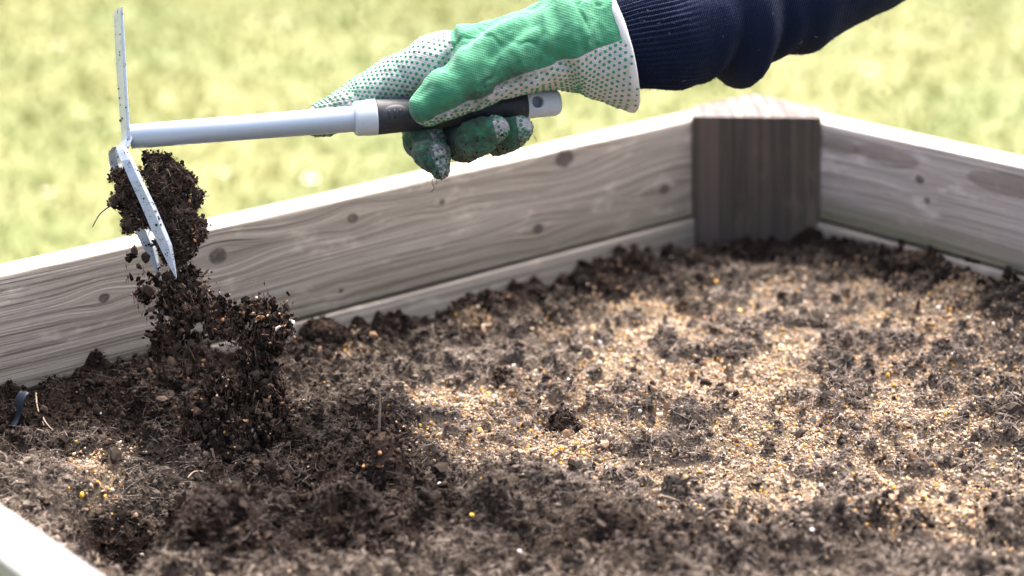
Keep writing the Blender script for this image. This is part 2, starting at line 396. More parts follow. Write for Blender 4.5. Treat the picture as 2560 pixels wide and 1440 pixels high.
for i in range(5):
    zt = ZT - i * (PH + GAP); ins = 0.0 if i == 0 else 0.003
    if zt - PH < ZG - 0.04: break
    plank(far0, far1, zt, 'far', w_far if i == 0 else w_low, inset=ins)
    plank(LEG2, BD - 0.075, zt - 0.0008, 'right', w_right if i == 0 else w_low, inset=ins)
    plank(0.075, BW - 0.075, zt, 'near', w_near if i == 0 else w_low, inset=ins)
    plank(0.075, BD - 0.075, zt, 'left', w_near if i == 0 else w_low, inset=ins)
w_post = wood_mat('dark_post_wood', [], seed=12.5, tone=((0.025, 0.0195, 0.0145), (0.092, 0.072, 0.052)), vertical=True, patches=((0.58, -0.049, .5, .0095), (0.52, 0.05, .09, .007)), algae=0.0)
w_posttop = wood_mat('post_end_grain', [], seed=15.5, tone=((0.045, 0.038, 0.035), (0.19, 0.172, 0.165)), vertical=True, algae=0.0, rough=0.9)
def post(ca, cb, sa, sb, l1, l2, top):
    """five-sided corner post: its long face looks into the bed"""
    mt = TH if (sa, sb) == (1, 1) else 0.0
    pts = [(ca + sa * l1, cb), (ca + sa * (l1 - mt), cb - sb * TH), (ca - sa * TH, cb - sb * TH), (ca - sa * TH, cb + sb * (l2 - mt)), (ca, cb + sb * l2)]
    P = [bed(a, b)[:2] for a, b in pts]; ctr = np.mean(P, 0)
    bm = bmesh.new(); zs = [ZG - 0.03 + (top - ZG + 0.03) * k / 14 for k in range(15)]
    rings = [[bm.verts.new((p[0] - ctr[0], p[1] - ctr[1], z - ZG)) for p in P] for z in zs]
    for r0, r1 in zip(rings[:-1], rings[1:]):
        for j in range(5): bm.faces.new((r0[j], r0[(j + 1) % 5], r1[(j + 1) % 5], r1[j]))
    tf = bm.faces.new(rings[-1]); bm.faces.new(rings[0]); tf.material_index = 1
    bmesh.ops.recalc_face_normals(bm, faces=bm.faces)
    bmesh.ops.bevel(bm, geom=list(tf.edges), offset=0.0008, segments=2, affect='EDGES')
    me = bm_mesh('corner_post', bm); me.materials.append(w_post); me.materials.append(w_posttop)
    o = link('corner_post', me, None, bedo); o.location = Vector((ctr[0], ctr[1], ZG)) - bedo.location
    return o
post(0, 0, 1, 1, LEG1 - 0.0003, LEG2 - 0.0003, ZT + 0.0035)
post(BW, 0, -1, 1, 0.073, 0.073, ZT + 0.002); post(0, BD, 1, -1, 0.073, 0.073, ZT + 0.002); post(BW, BD, -1, -1, 0.073, 0.073, ZT + 0.002)

# ------------------------------------------------------------------ soil
def gauss_px(x, y, lst):                          # blobs given by where they lie on the bed
    px, py = proj(np.stack([x, y, np.zeros_like(x)], -1)); r = np.zeros_like(x)
    for cx, cy, rx, ry, a in lst: r = r + a * np.exp(-((px - cx) / rx) ** 2 - ((py - cy) / ry) ** 2)
    return r
SEEDS = [(1290, 1090, 230, 90, 1.4), (1110, 1005, 140, 28, 1.4), (1560, 1010, 330, 110, .75), (1950, 930, 360, 130, .72), (1800, 740, 330, 70, .6),
         (820, 905, 130, 45, .95), (1230, 815, 130, 28, .7), (1650, 830, 260, 70, .55), (2150, 1090, 380, 130, .75), (2450, 930, 260, 180, .65), (1560, 1190, 200, 45, .6),
         (245, 1222, 78, 42, 1.9), (1950, 1240, 480, 110, .62), (2400, 1290, 300, 120, .5), (280, 1150, 120, 22, .5), (2300, 760, 240, 70, .42), (640, 880, 110, 40, .6)]
WET_SHADE = [(300, 1110, 330, 90, .2), (420, 960, 260, 40, .25), (760, 1240, 330, 140, 1.0), (310, 1335, 115, 66, 1.8), (150, 1010, 260, 60, .6), (1130, 1330, 400, 110, .5), (620, 1400, 260, 70, .8), (900, 1100, 150, 90, .8), (1000, 760, 330, 55, .75), (1500, 690, 200, 40, .8),  # pit and wall-foot blobs are painted shade, fresh-dug ones real damp
       (1950, 625, 300, 40, .8), (2350, 660, 260, 55, .8), (150, 1010, 300, 80, .55), (1700, 1390, 500, 70, .55), (2330, 1330, 200, 60, .5), (560, 1100, 150, 70, .35)]
MOUND = [(870, 830, 150, 30, .010), (1190, 775, 180, 25, .008), (1500, 690, 90, 25, .012), (2280, 640, 120, 30, .020), (2120, 640, 80, 20, .010),
         (1230, 1285, 240, 60, .012), (700, 1290, 260, 90, .006), (1480, 1330, 260, 80, .010), (300, 1345, 120, 58, -.100), (430, 1235, 120, 45, -.035), (130, 1290, 120, 60, .012),
         (560, 1360, 130, 55, .020), (2200, 1330, 250, 70, .008), (1340, 1060, 220, 60, -.006), (240, 1215, 70, 25, .006)]
def clodf(x, y, sc_, seed, p=0.6):
    """rounded lumps of uneven size, one or none to a cell"""
    X, Y = x * sc_, y * sc_; ix, iy = np.floor(X).astype(np.int64), np.floor(Y).astype(np.int64); h = np.zeros_like(x); z0 = np.zeros_like(ix)
    for dx in (-1, 0, 1):
        for dy in (-1, 0, 1):
            cx, cy = ix + dx, iy + dy; r = 0.35 + 0.5 * _hash(cx, cy, z0, seed + 3); on = _hash(cx, cy, z0, seed + 4) < p
            d2 = (X - cx - _hash(cx, cy, z0, seed + 1)) ** 2 + (Y - cy - _hash(cx, cy, z0, seed + 2)) ** 2
            h = np.maximum(h, np.where(on, np.maximum(r * r - d2, 0) / r, 0))
    return h
def sstep(v, a, b): q = np.clip((v - a) / (b - a), 0, 1); return q * q * (3 - 2 * q)
def tuftf(x, y): return sstep(0.62 * n2(x, y, 30, 3, 91) + 0.38 * n2(x, y, 95, 2, 95) - 0.045 * np.clip(gauss_px(x, y, SEEDS), 0, 1.3), 0.455, 0.545)      # matted tufts of fibrous peat
def seedf(x, y):
    g = gauss_px(x, y, SEEDS); core = np.clip((g - 0.85) * 1.6, 0, 1)
    return np.clip(g * (0.45 + 1.0 * n2(x, y, 26, 3, 3)) - 0.10, 0, 1.2) * (1 - (0.80 - 0.40 * core) * tuftf(x, y)) * 0.9
def wet_shadef(x, y):
    a, b = bed_uv(np.stack([x, y], -1)); band = 0.9 * np.clip(1 - b / 0.13, 0, 1) + 0.8 * np.clip(1 - a / 0.11, 0, 1)  # band paints the shadow at the foot of both walls into the soil colour
    return np.clip((gauss_px(x, y, WET_SHADE) + band) * 1.35 + (n2(x, y, 18, 3, 51) - 0.5) * 0.9 - 0.05, 0, 1)
def soil_h(x, y, fine=True):
    a, b = bed_uv(np.stack([x, y], -1))
    z = gauss_px(x, y, MOUND)
    z = z + 0.012 * (n2(x, y, 11, 2, 1) - 0.5)
    rise = np.exp(-np.maximum(b, 0) / 0.08) * (0.003 + np.clip((a - 0.40) / 0.30, 0, 1) * 0.034) + np.exp(-np.maximum(a, 0) / 0.06) * (0.004 + np.clip((b - 0.10) / 0.15, 0, 1) * 0.026)
    z = z + rise + np.exp(-np.maximum(BW - a, 0) / 0.05) * 0.055
    sd = np.clip(seedf(x, y), 0, 1); tf = tuftf(x, y)
    m = np.abs(n2(x, y, 44, 3, 7) - 0.5) * 2
    wx = x + 0.012 * (n2(x, y, 60, 2, 61) - 0.5); wy = y + 0.012 * (n2(x, y, 60, 2, 62) - 0.5); wt = np.clip(gauss_px(x, y, WET_SHADE) * 1.2, 0.12, 1)
    z = z + 0.020 * (m - 0.25) * (1 - 0.6 * sd) + 0.006 * tf + wt * (1 - 0.7 * sd) * (0.028 * clodf(wx, wy, 24, 5, 0.42) + 0.010 * clodf(wx, wy, 60, 9, 0.5)) + 0.007 * clodf(wx, wy, 42, 77, 0.4) * tf
    if fine:
        z = z + (0.006 + 0.006 * tf) * (n2(x, y, 150, 3, 13) - 0.5) * (1 - 0.5 * sd) + (0.0025 + 0.004 * tf) * (n2(x, y, 420, 2, 29) - 0.5)
    return z + 0.001
nu, nv = 500, 520
ga, gb = np.meshgrid(np.linspace(-0.003, BW + 0.003, nu), np.linspace(-0.003, BD + 0.003, nv), indexing='ij')
SP = CIN[None, None] - E1 * ga[..., None] + E2 * gb[..., None]; sx, sy = SP[..., 0], SP[..., 1]
px_, py_ = proj(np.stack([sx, sy, 0 * sx], -1))
sz = soil_h(sx, sy)
# soil never rises over the post's face or below the frame
i = np.arange(nu * nv).reshape(nu, nv)
Fc = np.stack([i[:-1, :-1], i[1:, :-1], i[1:, 1:], i[:-1, 1:]], -1).reshape(-1, 4)
SV = np.stack([sx, sy, sz], -1).reshape(-1, 3)
wet_shadev, seedv = wet_shadef(sx, sy).ravel(), np.clip(seedf(sx, sy), 0, 1).ravel()
t = NT('peat_soil'); o3 = t.obj(); we = t.attr('wet_shade', 2); se = t.attr('seed', 2)
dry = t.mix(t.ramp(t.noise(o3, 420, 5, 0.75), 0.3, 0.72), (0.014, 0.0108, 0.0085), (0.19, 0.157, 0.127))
wet_shade = t.mix(t.ramp(t.noise(o3, 420, 5, 0.75), 0.3, 0.75), (0.005, 0.0038, 0.0032), (0.046, 0.033, 0.026))  # dark tone shared by damp soil and the painted shade
c = t.mix(we, dry, wet_shade)
sand = t.mix(t.ramp(t.noise(o3, 800, 3, 0.75), 0.3, 0.7), (0.046, 0.035, 0.024), (0.385, 0.30, 0.205))
c = t.mix(t.math('MULTIPLY', t.ramp(t.math('ADD', se, t.math('MULTIPLY', t.math('SUBTRACT', t.noise(o3, 120, 3), 0.5), 0.9)), 0.25, 0.7), 0.85), c, sand)
t.bump(t.noise(o3, 650, 5, 0.75), 0.9, 0.003)
soil_m = t.fin(c, 1.0, Specular_IOR_Level=0.0)
soil = link('soil', np_mesh('soil', SV, outward(np.concatenate([SV]), Fc), True, {'wet_shade': wet_shadev, 'seed': seedv}), soil_m)
if soil.data.polygons[0].normal.z < 0: soil.data.flip_normals()
tag(soil, 'dark crumbly peat soil filling the raised bed with a dug pit', 'soil', kind='structure')

ICO_V, ICO_F = None, None
_bm = bmesh.new(); bmesh.ops.create_icosphere(_bm, subdivisions=1, radius=1)
ICO_V = np.array([v.co[:] for v in _bm.verts]); _bm.verts.index_update(); ICO_F = np.array([[v.index for v in f.verts] for f in _bm.faces]); _bm.free()
OCT_V = np.array([(1, 0, 0), (-1, 0, 0), (0, 1, 0), (0, -1, 0), (0, 0, 1), (0, 0, -1)], float)
OCT_F = np.array([(0, 2, 4), (2, 1, 4), (1, 3, 4), (3, 0, 4), (2, 0, 5), (1, 2, 5), (3, 1, 5), (0, 3, 5)])
def rot_mats(n, tilt=None):
    q = rng.normal(size=(n, 4)); q /= np.linalg.norm(q, axis=1, keepdims=True); w, x, y, z = q.T
    return np.stack([np.stack([1 - 2 * (y * y + z * z), 2 * (x * y - w * z), 2 * (x * z + w * y)], 1), np.stack([2 * (x * y + w * z), 1 - 2 * (x * x + z * z), 2 * (y * z - w * x)], 1),
                     np.stack([2 * (x * z - w * y), 2 * (y * z + w * x), 1 - 2 * (x * x + y * y)], 1)], 1)
def lumps(P, size, asp=(0.5, 1.3), base=None, jit=0.35, Vt=None, Ft=None):
    Vt = ICO_V if Vt is None else Vt; Ft = ICO_F if Ft is None else Ft; n = len(P); m = len(Vt)
    S = rng.uniform(asp[0], asp[1], (n, 1, 3)) * np.asarray(size)[:, None, None]
    L = Vt[None] * (1 + jit * rng.uniform(-1, 1, (n, m, 1))) * S
    V = np.einsum('nij,nmj->nmi', rot_mats(n), L) + P[:, None]
    Fc = (Ft[None] + (np.arange(n) * m)[:, None, None]).reshape(-1, 3)
    return V.reshape(-1, 3), Fc
def fibres(P, length, rad, flat=0.35, seg=2, lean=0.0):
    n = len(P); a = rng.uniform(0, 6.283, n); el = rng.normal(lean, flat, n)
    D = np.stack([np.cos(a) * np.cos(el), np.sin(a) * np.cos(el), np.sin(el)], 1); S = np.cross(D, rng.normal(size=(n, 3))); S /= np.linalg.norm(S, axis=1, keepdims=True) + 1e-9; N = np.cross(D, S)
    cv = rng.normal(0, 0.28, (n, 1)) * S; ks = np.linspace(-0.5, 0.5, seg + 1)
    rings = []
    for k in ks:
        c_ = P + (D * k + cv * (0.25 - k * k)) * length[:, None]; rr = (rad * (1 - 0.5 * abs(k) * 2 * 0.9))[:, None]
        rings.append(np.stack([c_ + rr * (math.cos(q) * S + math.sin(q) * N) for q in (0, 2.094, 4.189)], 1))
    V = np.stack(rings, 1); m = 3 * (seg + 1); f = []
    for s in range(seg):
        for j in range(3):
            p, q = s * 3 + j, s * 3 + (j + 1) % 3; f += [(p, q, q + 3), (p, q + 3, p + 3)]
    Fc = (np.array(f)[None] + (np.arange(n) * m)[:, None, None]).reshape(-1, 3); return V.reshape(-1, 3), Fc, m
def scatter(n, dens=None, lo=-160):
    out = []; tot = 0
    while tot < n:
        k = n * 2; a = rng.uniform(0.004, BW - 0.004, k); b = rng.uniform(0.004, BD - 0.004, k); P = CIN - E1 * a[:, None] + E2 * b[:, None]
        px, py = proj(np.concatenate([P, np.zeros((k, 1))], 1)); ok = (px > lo) & (px < 2720) & (py < 1560) & (a + b > 0.118)
        P = P[ok]
        if dens is not None: P = P[rng.random(len(P)) < dens(P[:, 0], P[:, 1])]
        out.append(P); tot += len(P)
    return np.concatenate(out)[:n]
crumb_m = tint_mat('soil_crumb', 1.0, spec=0.02)
def soil_tint(x, y, n):
    w = wet_shadef(x, y)[:, None]; s = np.clip(seedf(x, y), 0, 1)[:, None]; r = rng.random((n, 1)) ** 2.2
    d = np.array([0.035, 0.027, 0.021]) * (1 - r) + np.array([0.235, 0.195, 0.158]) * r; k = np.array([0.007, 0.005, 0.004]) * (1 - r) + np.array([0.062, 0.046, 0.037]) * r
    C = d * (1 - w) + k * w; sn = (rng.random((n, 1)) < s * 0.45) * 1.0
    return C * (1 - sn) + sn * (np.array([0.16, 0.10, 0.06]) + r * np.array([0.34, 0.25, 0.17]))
def lumps_by_size(P, s, C, cut=0.0015, jit=0.42, asp=(0.45, 1.35)):
    """big ones as twenty-sided lumps, small ones as eight-sided grains"""
    b = s > cut; V1, F1 = lumps(P[b], s[b], asp, jit=jit); V2, F2 = lumps(P[~b], s[~b] * 1.15, asp, jit=jit, Vt=OCT_V, Ft=OCT_F)
    return np.concatenate([V1, V2]), np.concatenate([F1, F2 + len(V1)]), np.concatenate([np.repeat(C[b], len(ICO_V), 0), np.repeat(C[~b], 6, 0)])
def crumbs():
    n = 76000; P = scatter(n, lambda x, y: np.clip(0.22 + 0.8 * tuftf(x, y) - 0.3 * np.clip(seedf(x, y), 0, 1) + 0.3 * wet_shadef(x, y), 0.1, 1))
    s = np.clip(np.exp(rng.normal(math.log(0.00092), 0.5, n)), 0.0005, 0.0045)
    Z = soil_h(P[:, 0], P[:, 1]) + s * rng.uniform(0.0, 0.9, n)
    V, Fc, C = lumps_by_size(np.column_stack([P, Z]), s, soil_tint(P[:, 0], P[:, 1], n))
    o = link('soil_crumbs', np_mesh('soil_crumbs', V, Fc, False, {'tint': C}), crumb_m)
    tag(o, 'loose brown and black crumbs of peat strewn over the soil', 'soil crumbs', kind='stuff')
crumbs()
def fibre_mat(): return tint_mat('root_fibre', 0.8, spec=0.2)
fib_m = fibre_mat()
def fibre_field():
    n = 52000; P = scatter(n, lambda x, y: np.clip(0.2 + 0.9 * tuftf(x, y), 0, 1))
    L = np.clip(np.exp(rng.normal(math.log(0.0072), 0.5, n)), 0.003, 0.030); R = np.clip(np.exp(rng.normal(math.log(0.00017), 0.4, n)), 0.0001, 0.0006)
    Z = soil_h(P[:, 0], P[:, 1]) + rng.uniform(0.0003, 0.0036, n)
    V, Fc, m = fibres(np.column_stack([P, Z]), L, R)
    w = wet_shadef(P[:, 0], P[:, 1])[:, None]; r = rng.random((n, 1)) ** 1.5
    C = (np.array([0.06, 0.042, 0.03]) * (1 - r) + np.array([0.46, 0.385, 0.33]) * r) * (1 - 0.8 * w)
    tag(link('root_fibres', np_mesh('root_fibres', V, Fc, True, {'tint': np.repeat(C, m, 0)}), fib_m), 'fine pale and brown plant fibres tangled over the soil surface', 'fibres', kind='stuff')
fibre_field()
seed_m = tint_mat('seed_coat', 0.5, spec=0.4)
def seed_cols(n):
    pal = np.array([(0.49, 0.31, 0.16), (0.57, 0.42, 0.25), (0.67, 0.56, 0.40), (0.37, 0.205, 0.10), (0.045, 0.05, 0.062), (0.72, 0.36, 0.03), (0.78, 0.70, 0.58), (0.30, 0.26, 0.22)])
    k = rng.choice(len(pal), n, p=[.29, .21, .12, .14, .09, .05, .03, .07]); return pal[k] * rng.uniform(0.5, 1.0, (n, 1))
def seeds():
    n = 44000; P = scatter(n, lambda x, y: np.clip(seedf(x, y), 0.012, 1) ** 1.4)
    s = np.clip(np.exp(rng.normal(math.log(0.00072), 0.36, n)), 0.0004, 0.0024)
    Z = soil_h(P[:, 0], P[:, 1]) + s * 0.55
    V, Fc = lumps(np.column_stack([P, Z]), s, (0.75, 1.35), jit=0.12, Vt=OCT_V * 1.15, Ft=OCT_F)
    tag(link('bird_seed', np_mesh('bird_seed', V, Fc, True, {'tint': np.repeat(seed_cols(n), 6, 0)}), seed_m), 'tan, white and dark small grains scattered over the soil', 'seed', kind='stuff')
seeds()

# single grains and stones that can be told apart
_cv = []
def blob_mesh(name, jit, sub=2):
    bm = bmesh.new(); bmesh.ops.create_icosphere(bm, subdivisions=sub, radius=1); s = random.random() * 50
    for v in bm.verts: v.co *= 1 + jit * (float(fbm(np.array(v.co[:]) * 1.3 + s, 2, 3)) - 0.5)
    return bm_mesh(name, bm, True)
t = NT('maize'); c = t.mix(t.noise(t.obj(), 0.9, 2), (0.62, 0.27, 0.015), (0.86, 0.50, 0.05)); maize_m = t.fin(c, 0.35)
t = NT('pale_pebble'); c = t.mix(t.noise(t.obj(), 1.3, 3), (0.45, 0.43, 0.42), (0.82, 0.80, 0.78)); peb_m = t.fin(c, 0.6)
kern = [blob_mesh('maize_kernel', 0.7) for _ in range(4)]; pebs = [blob_mesh('pebble', 0.9) for _ in range(4)]
for m_ in kern: m_.materials.append(maize_m)
for m_ in pebs: m_.materials.append(peb_m)
def on_soil(x, y):
    z = 0.0
    for _ in range(6):
        P = atz(x, y, z); z = 0.5 * z + 0.5 * float(soil_h(P[:1], P[1:2])[0])
    P = atz(x, y, z); return P
def spot(x, y):
    if x < 400: return 'on the dark soil around the dug pit'
    if y > 1195: return 'on the dark soil ridge in front of the grain patch'
    if y < 800: return 'on the soil before the corner post and side plank'
    if x < 1120 and y < 960: return 'in the small grain patch behind the falling soil'
    if x < 1120: return 'beside the upright dark clod'
    if x < 1500 and y > 960: return 'in the densest patch of pale grains'
    return 'on dry fibrous soil between the grain patch and side plank'
KERN = [(973, 1015), (1051, 1066), (1220, 986), (1199, 1078), (1238, 1086), (1302, 1067), (1327, 1079), (1304, 1105), (1371, 1160), (1403, 1160), (1420, 1172), (1206, 1179), (1274, 1176),
        (1404, 1125), (1417, 1132), (1457, 1136), (1388, 1129), (1206, 1199), (1389, 1034), (1488, 1163), (1140, 1012), (1085, 1015), (1720, 965), (1640, 1060), (1560, 905), (2060, 840), (1790, 705),
        (2220, 940), (2390, 760), (1900, 1015), (770, 893), (815, 905), (860, 880), (1950, 1165), (1180, 1290), (2210, 790), (1705, 865), (1850, 780)]
KPIT = [(228, 1222), (262, 1243), (325, 1232), (205, 1240), (190, 1262), (245, 1208)]
for j, (x, y) in enumerate(KERN + KPIT):
    P = on_soil(x, y); o = link('maize_kernel', kern[j % 4]); s = random.uniform(0.0013, 0.0021); o.location = P + np.array([0, 0, s * 0.4])
    o.scale = (s * 1.25, s, s * 0.8); o.rotation_euler = [random.uniform(0, 6) for _ in range(3)]
    if (x, y) in KPIT: tag(o, 'yellow kernel of cracked maize on the rim of the dug pit', 'maize kernel', 'maize kernels by the pit')
    else: w_ = spot(x, y); tag(o, 'yellow kernel of cracked maize ' + w_, 'maize kernel', 'maize kernels ' + w_)
for j, (x, y, r) in enumerate([(1258, 1224, 3.2), (1428, 1217, 4.2), (1100, 1216, 3.2), (1300, 1384, 3.4), (2348, 774, 4.6), (2242, 836, 4.4), (1156, 731, 3.6), (1500, 860, 3.2), (2378, 890, 3.2), (2512, 716, 3.8),
                               (1785, 690, 3.2), (2030, 1330, 3.2), (2204, 1298, 3.0), (1048, 1102, 3.4), (285, 1162, 2.0), (250, 1035, 2.2), (1340, 1078, 3.4), (2010, 760, 3), (1600, 1030, 2.6)]):
    P = on_soil(x, y); o = link('pebble', pebs[j % 4]); s = r * 0.0006; o.location = P + np.array([0, 0, s * 0.45]); o.scale = (s * 1.25, s, s * 0.85); o.rotation_euler = [random.uniform(0, 6) for _ in range(3)]
    w_ = spot(x, y); tag(o, 'small whitish pebble ' + w_, 'pebble', 'white pebbles ' + w_)

# ------------------------------------------------------------------ clods, twigs, scraps
def noisy_sdf(ell, h, amp, freq, seed, fl=1.0):
    """rough lump from a few ellipsoids (x, y, d, rx, ry, rd) in the hand's frame"""
    E = [(loc(*e[:3]), np.array(e[3:], np.float32)) for e in ell]
    lo = np.min([c - r for c, r in E], 0) - amp * 2 - h; hi = np.max([c + r for c, r in E], 0) + amp * 2 + h
    P = grid3(lo, hi, h); d = None
    for c, r in E:
        k = np.sqrt((((P - c.astype(np.float32)) / r) ** 2).sum(-1)); e = (k - 1) * r.min(); d = e if d is None else smin(d, e, 10)
    nz = fbm(P * freq, 3, seed) - 0.5; nz2 = fbm(P * freq * 3.1, 2, seed + 7) - 0.5
    d = d + amp * 2.2 * nz + amp * 1.0 * nz2
    return surface_nets(d, lo, h)
t = NT('peat_lump'); o3 = t.obj(); c = t.mix(t.noise(o3, 420, 4, 0.75), (0.010, 0.007, 0.0055), (0.085, 0.062, 0.048)); t.bump(t.noise(o3, 800, 4, 0.7), 0.9, 0.002); lump_m = t.fin(c, 1.0, Specular_IOR_Level=0.02)
def peat_cols(n):
    r = rng.random((n, 1)) ** 2.1; C = np.array([0.007, 0.005, 0.004]) * (1 - r) + np.array([0.085, 0.060, 0.046]) * r
    odd = rng.random(n); C[odd < 0.014] = (0.36, 0.19, 0.09); C[odd > 0.994] = (0.5, 0.45, 0.38); return C
def lump(name, ell, h, amp, freq, seed, parent=None, ncr=500, nfi=160, cs=(0.0010, 0.0030)):
    V, Q = noisy_sdf(ell, h, amp, freq, seed); V = to_world(V); V = np.asarray(V)
    N = vnormals(V, Q); c0 = V.mean(0)
    if ((V - c0) * N).sum() < 0: Q = Q[:, ::-1]; N = -N
    o = link(name, np_mesh(name, V, Q, True), lump_m, parent)
    k = rng.integers(0, len(V), ncr); s = rng.uniform(cs[0], cs[1], ncr) * rng.uniform(0.4, 1, ncr)
    LV, LF, LC = lumps_by_size(V[k] + N[k] * (s * rng.uniform(-0.2, 2.4, ncr))[:, None], s, peat_cols(ncr), cut=0.0011)
    a = link('crumbs', np_mesh('crumbs', LV, LF, False, {'tint': LC}), crumb_m, o); tag(a, kind='stuff')
    k = rng.integers(0, len(V), nfi); L = rng.uniform(0.003, 0.011, nfi); FV, FF, m = fibres(V[k] + N[k] * 0.0006, L, rng.uniform(0.00014, 0.0003, nfi), flat=0.8)
    r = rng.random((nfi, 1)); C = np.array([0.03, 0.02, 0.014]) * (1 - r) + np.array([0.20, 0.14, 0.10]) * r
    b = link('fibres', np_mesh('fibres', FV, FF, True, {'tint': np.repeat(C, m, 0)}), fib_m, o); tag(b, kind='stuff')
    return o
def depth_of(P): v = np.asarray(P) - CAM; return (v @ FWD - DIST) / U_
P = atz(960, 1200, 0.004); dd = depth_of(P)
tag(lump('soil_clod', [(960, 1165, dd, 52, 58, 48), (958, 1110, dd, 38, 30, 34), (985, 1190, dd, 40, 36, 40)], 4.0, 7, 0.045, 5, ncr=420, nfi=150), 'upright dark clod of soil beside the grain patch with a thin twig above it', 'soil clod')
for (x, y, rx, ry, lb) in ((800, 812, 62, 34, 'rounded dark clod of soil by the far plank where the gap begins'), (1270, 742, 46, 24, 'low dark clod of soil along the middle of the far plank'), (1520, 700, 36, 26, 'blurred dark clod standing in soil below the far plank gap'),
                           (2290, 640, 60, 30, 'dark clod heaped against the side plank beside the corner post'), (1410, 1050, 34, 30, 'fibrous dry tuft of soil standing on the grain patch'), (1720, 760, 30, 20, 'small dark clod among pale grains before the corner post'), (1255, 940, 34, 24, 'dark crumbly clod on the pale soil behind the grain patch')):
    y = y + ry * .55; P = on_soil(x, y + ry * .2); dd = depth_of(P); tag(lump('soil_clod', [(x, y, dd, rx, ry, rx * .8), (x + rx * .5, y + ry * .4, dd, rx * .6, ry * .7, rx * .6)], 3.6, 11, 0.06, int(x), ncr=420, nfi=160, cs=(.0006, .0022)), lb, 'soil clod')
bark_m = NT('twig_bark'); c = bark_m.mix(bark_m.noise(bark_m.obj(), 400, 3), (0.03, 0.022, 0.016), (0.13, 0.10, 0.075)); bark_m = bark_m.fin(c, 0.85)
def twig(name, pts, r, label, cat, parent=None, mat=None, grp=None):
    W = [to_world(loc(*p)) if len(p) == 3 else p for p in pts]; W = spline(W, 14); rr = np.linspace(r, r * 0.55, 14)
    V, Fq = tube(W, rr, 7); o = link(name, np_mesh(name, V, Fq), mat or bark_m, parent)
    return tag(o, label, cat, grp) if parent is None else o
dd = depth_of(atz(960, 1200, 0.004))
twig('twig', [(949, 1108, dd), (948, 1060, dd - 4), (950, 1020, dd), (949, 984, dd + 4)], 0.0013, 'thin straight twig standing upright above the dark clod', 'twig')
def soil_twig(x0, y0, x1, y1, r, label, mat=None, lift=0.002):
    r *= 0.6
    A, B = on_soil(x0, y0), on_soil(x1, y1); M = (A + B) / 2 + np.array([rng.uniform(-.002, .002), rng.uniform(-.002, .002), lift]); W = spline([A + [0, 0, r], M, B + [0, 0, r]], 12)
    V, Fq = tube(W, np.linspace(r, r * .6, 12), 6); return tag(link('twig', np_mesh('twig', V, Fq), mat or bark_m), label, 'twig')
pale_m = NT('dry_stalk').fin((0.36, 0.28, 0.20), 0.8)
soil_twig(1465, 885, 1490, 915, .0012, 'short dark twig slanting out of pale soil behind the grain patch')
soil_twig(1320, 985, 1348, 968, .0016, 'dark splinter of bark lying on pale grains'); soil_twig(1405, 1065, 1455, 1045, .0010, 'dark bent twig beside the fibrous tuft')
soil_twig(90, 985, 110, 1065, .0012, 'pale dry stalk leaning on dark soil by the left far plank', pale_m); soil_twig(105, 1040, 140, 1085, .0011, 'pale broken stalk in dark soil beside the blue scrap', pale_m)
soil_twig(2310, 1005, 2345, 1020, .0022, 'dark flake of bark on the dry soil beside the side plank'); soil_twig(470, 1195, 510, 1180, .001, 'thin pale stalk on moist soil left of the falling crumbs', pale_m)
soil_twig(1650, 1240, 1700, 1255, .001, 'pale stalk on dry fibrous soil in the foreground', pale_m); soil_twig(2140, 1330, 2165, 1370, .0012, 'dark curved rootlet in the dry soil foreground')
t = NT('blue_plastic').fin((0.004, 0.010, 0.022), 0.6)
P = on_soil(45, 1040); bm = bmesh.new(); bmesh.ops.create_grid(bm, x_segments=6, y_segments=10, size=1, matrix=Matrix.Diagonal((0.006, 0.014, 1, 1)))
for v in bm.verts: v.co.z = 0.004 * math.sin(v.co.y * 160) + 0.003 * math.sin(v.co.x * 300)
bmesh.ops.solidify(bm, geom=list(bm.faces), thickness=0.0012); o = link('plastic_scrap', bm_mesh('plastic_scrap', bm, True), t); o.location = P + np.array([0, 0, .006]); o.rotation_euler = (0.8, 0.2, -0.5)
tag(o, 'dark blue crumpled scrap half buried in soil under the far plank', 'scrap')

# ------------------------------------------------------------------ the hand tool
HX, HY, HD = 325, 342, -118
H0 = loc(HX, HY, HD); H1 = loc(1400, 256, 88)
ex = (H1 - H0); TLEN = np.linalg.norm(ex); ex /= TLEN
ez = np.array([0, 1.0, 0]); ez -= ex * (ez @ ex); ez /= np.linalg.norm(ez); ey = np.cross(ez, ex); ey = ey if ey[2] > 0 else -ey
def T(X, Y, Z): return H0 + ex * X + ey * Y + ez * Z      # tool frame -> hand frame
def TW(A): A = np.asarray(A, float); return to_world(H0 + A[..., 0:1] * ex + A[..., 1:2] * ey + A[..., 2:3] * ez)
def tx(x):                                                   # picture column -> distance along the handle
    s = np.linspace(0, TLEN, 2000); p = H0 + s[:, None] * ex; return float(np.interp(x, unloc(p)[0], s))
tool = empty('hand_hoe', to_world(H0[None])[0]); tag(tool, 'grey metal hand hoe with two fork prongs, upright blade and black grip', 'garden tool')
def tpart(name, V, Fq, mat, parent=None, smooth=True, world_pts=False):
    W = np.asarray(V, float) if world_pts else TW(V); Fq = np.asarray(Fq)
    o = link(name, np_mesh(name, W - np.array(tool.location), outward(W - W.mean(0), Fq) if Fq.shape[1] >= 3 else Fq, smooth), mat)
    o.parent = parent or tool; return o
def lathe(prof, seg=40, sq=1.0):
    th = np.linspace(0, 2 * np.pi, seg, endpoint=False); V = []
    for X, r in prof: V += [(X, r * sq * math.cos(a), r * math.sin(a)) for a in th]
    n = len(prof); Fq = [(i * seg + j, i * seg + (j + 1) % seg, (i + 1) * seg + (j + 1) % seg, (i + 1) * seg + j) for i in range(n - 1) for j in range(seg)]
    return V, Fq
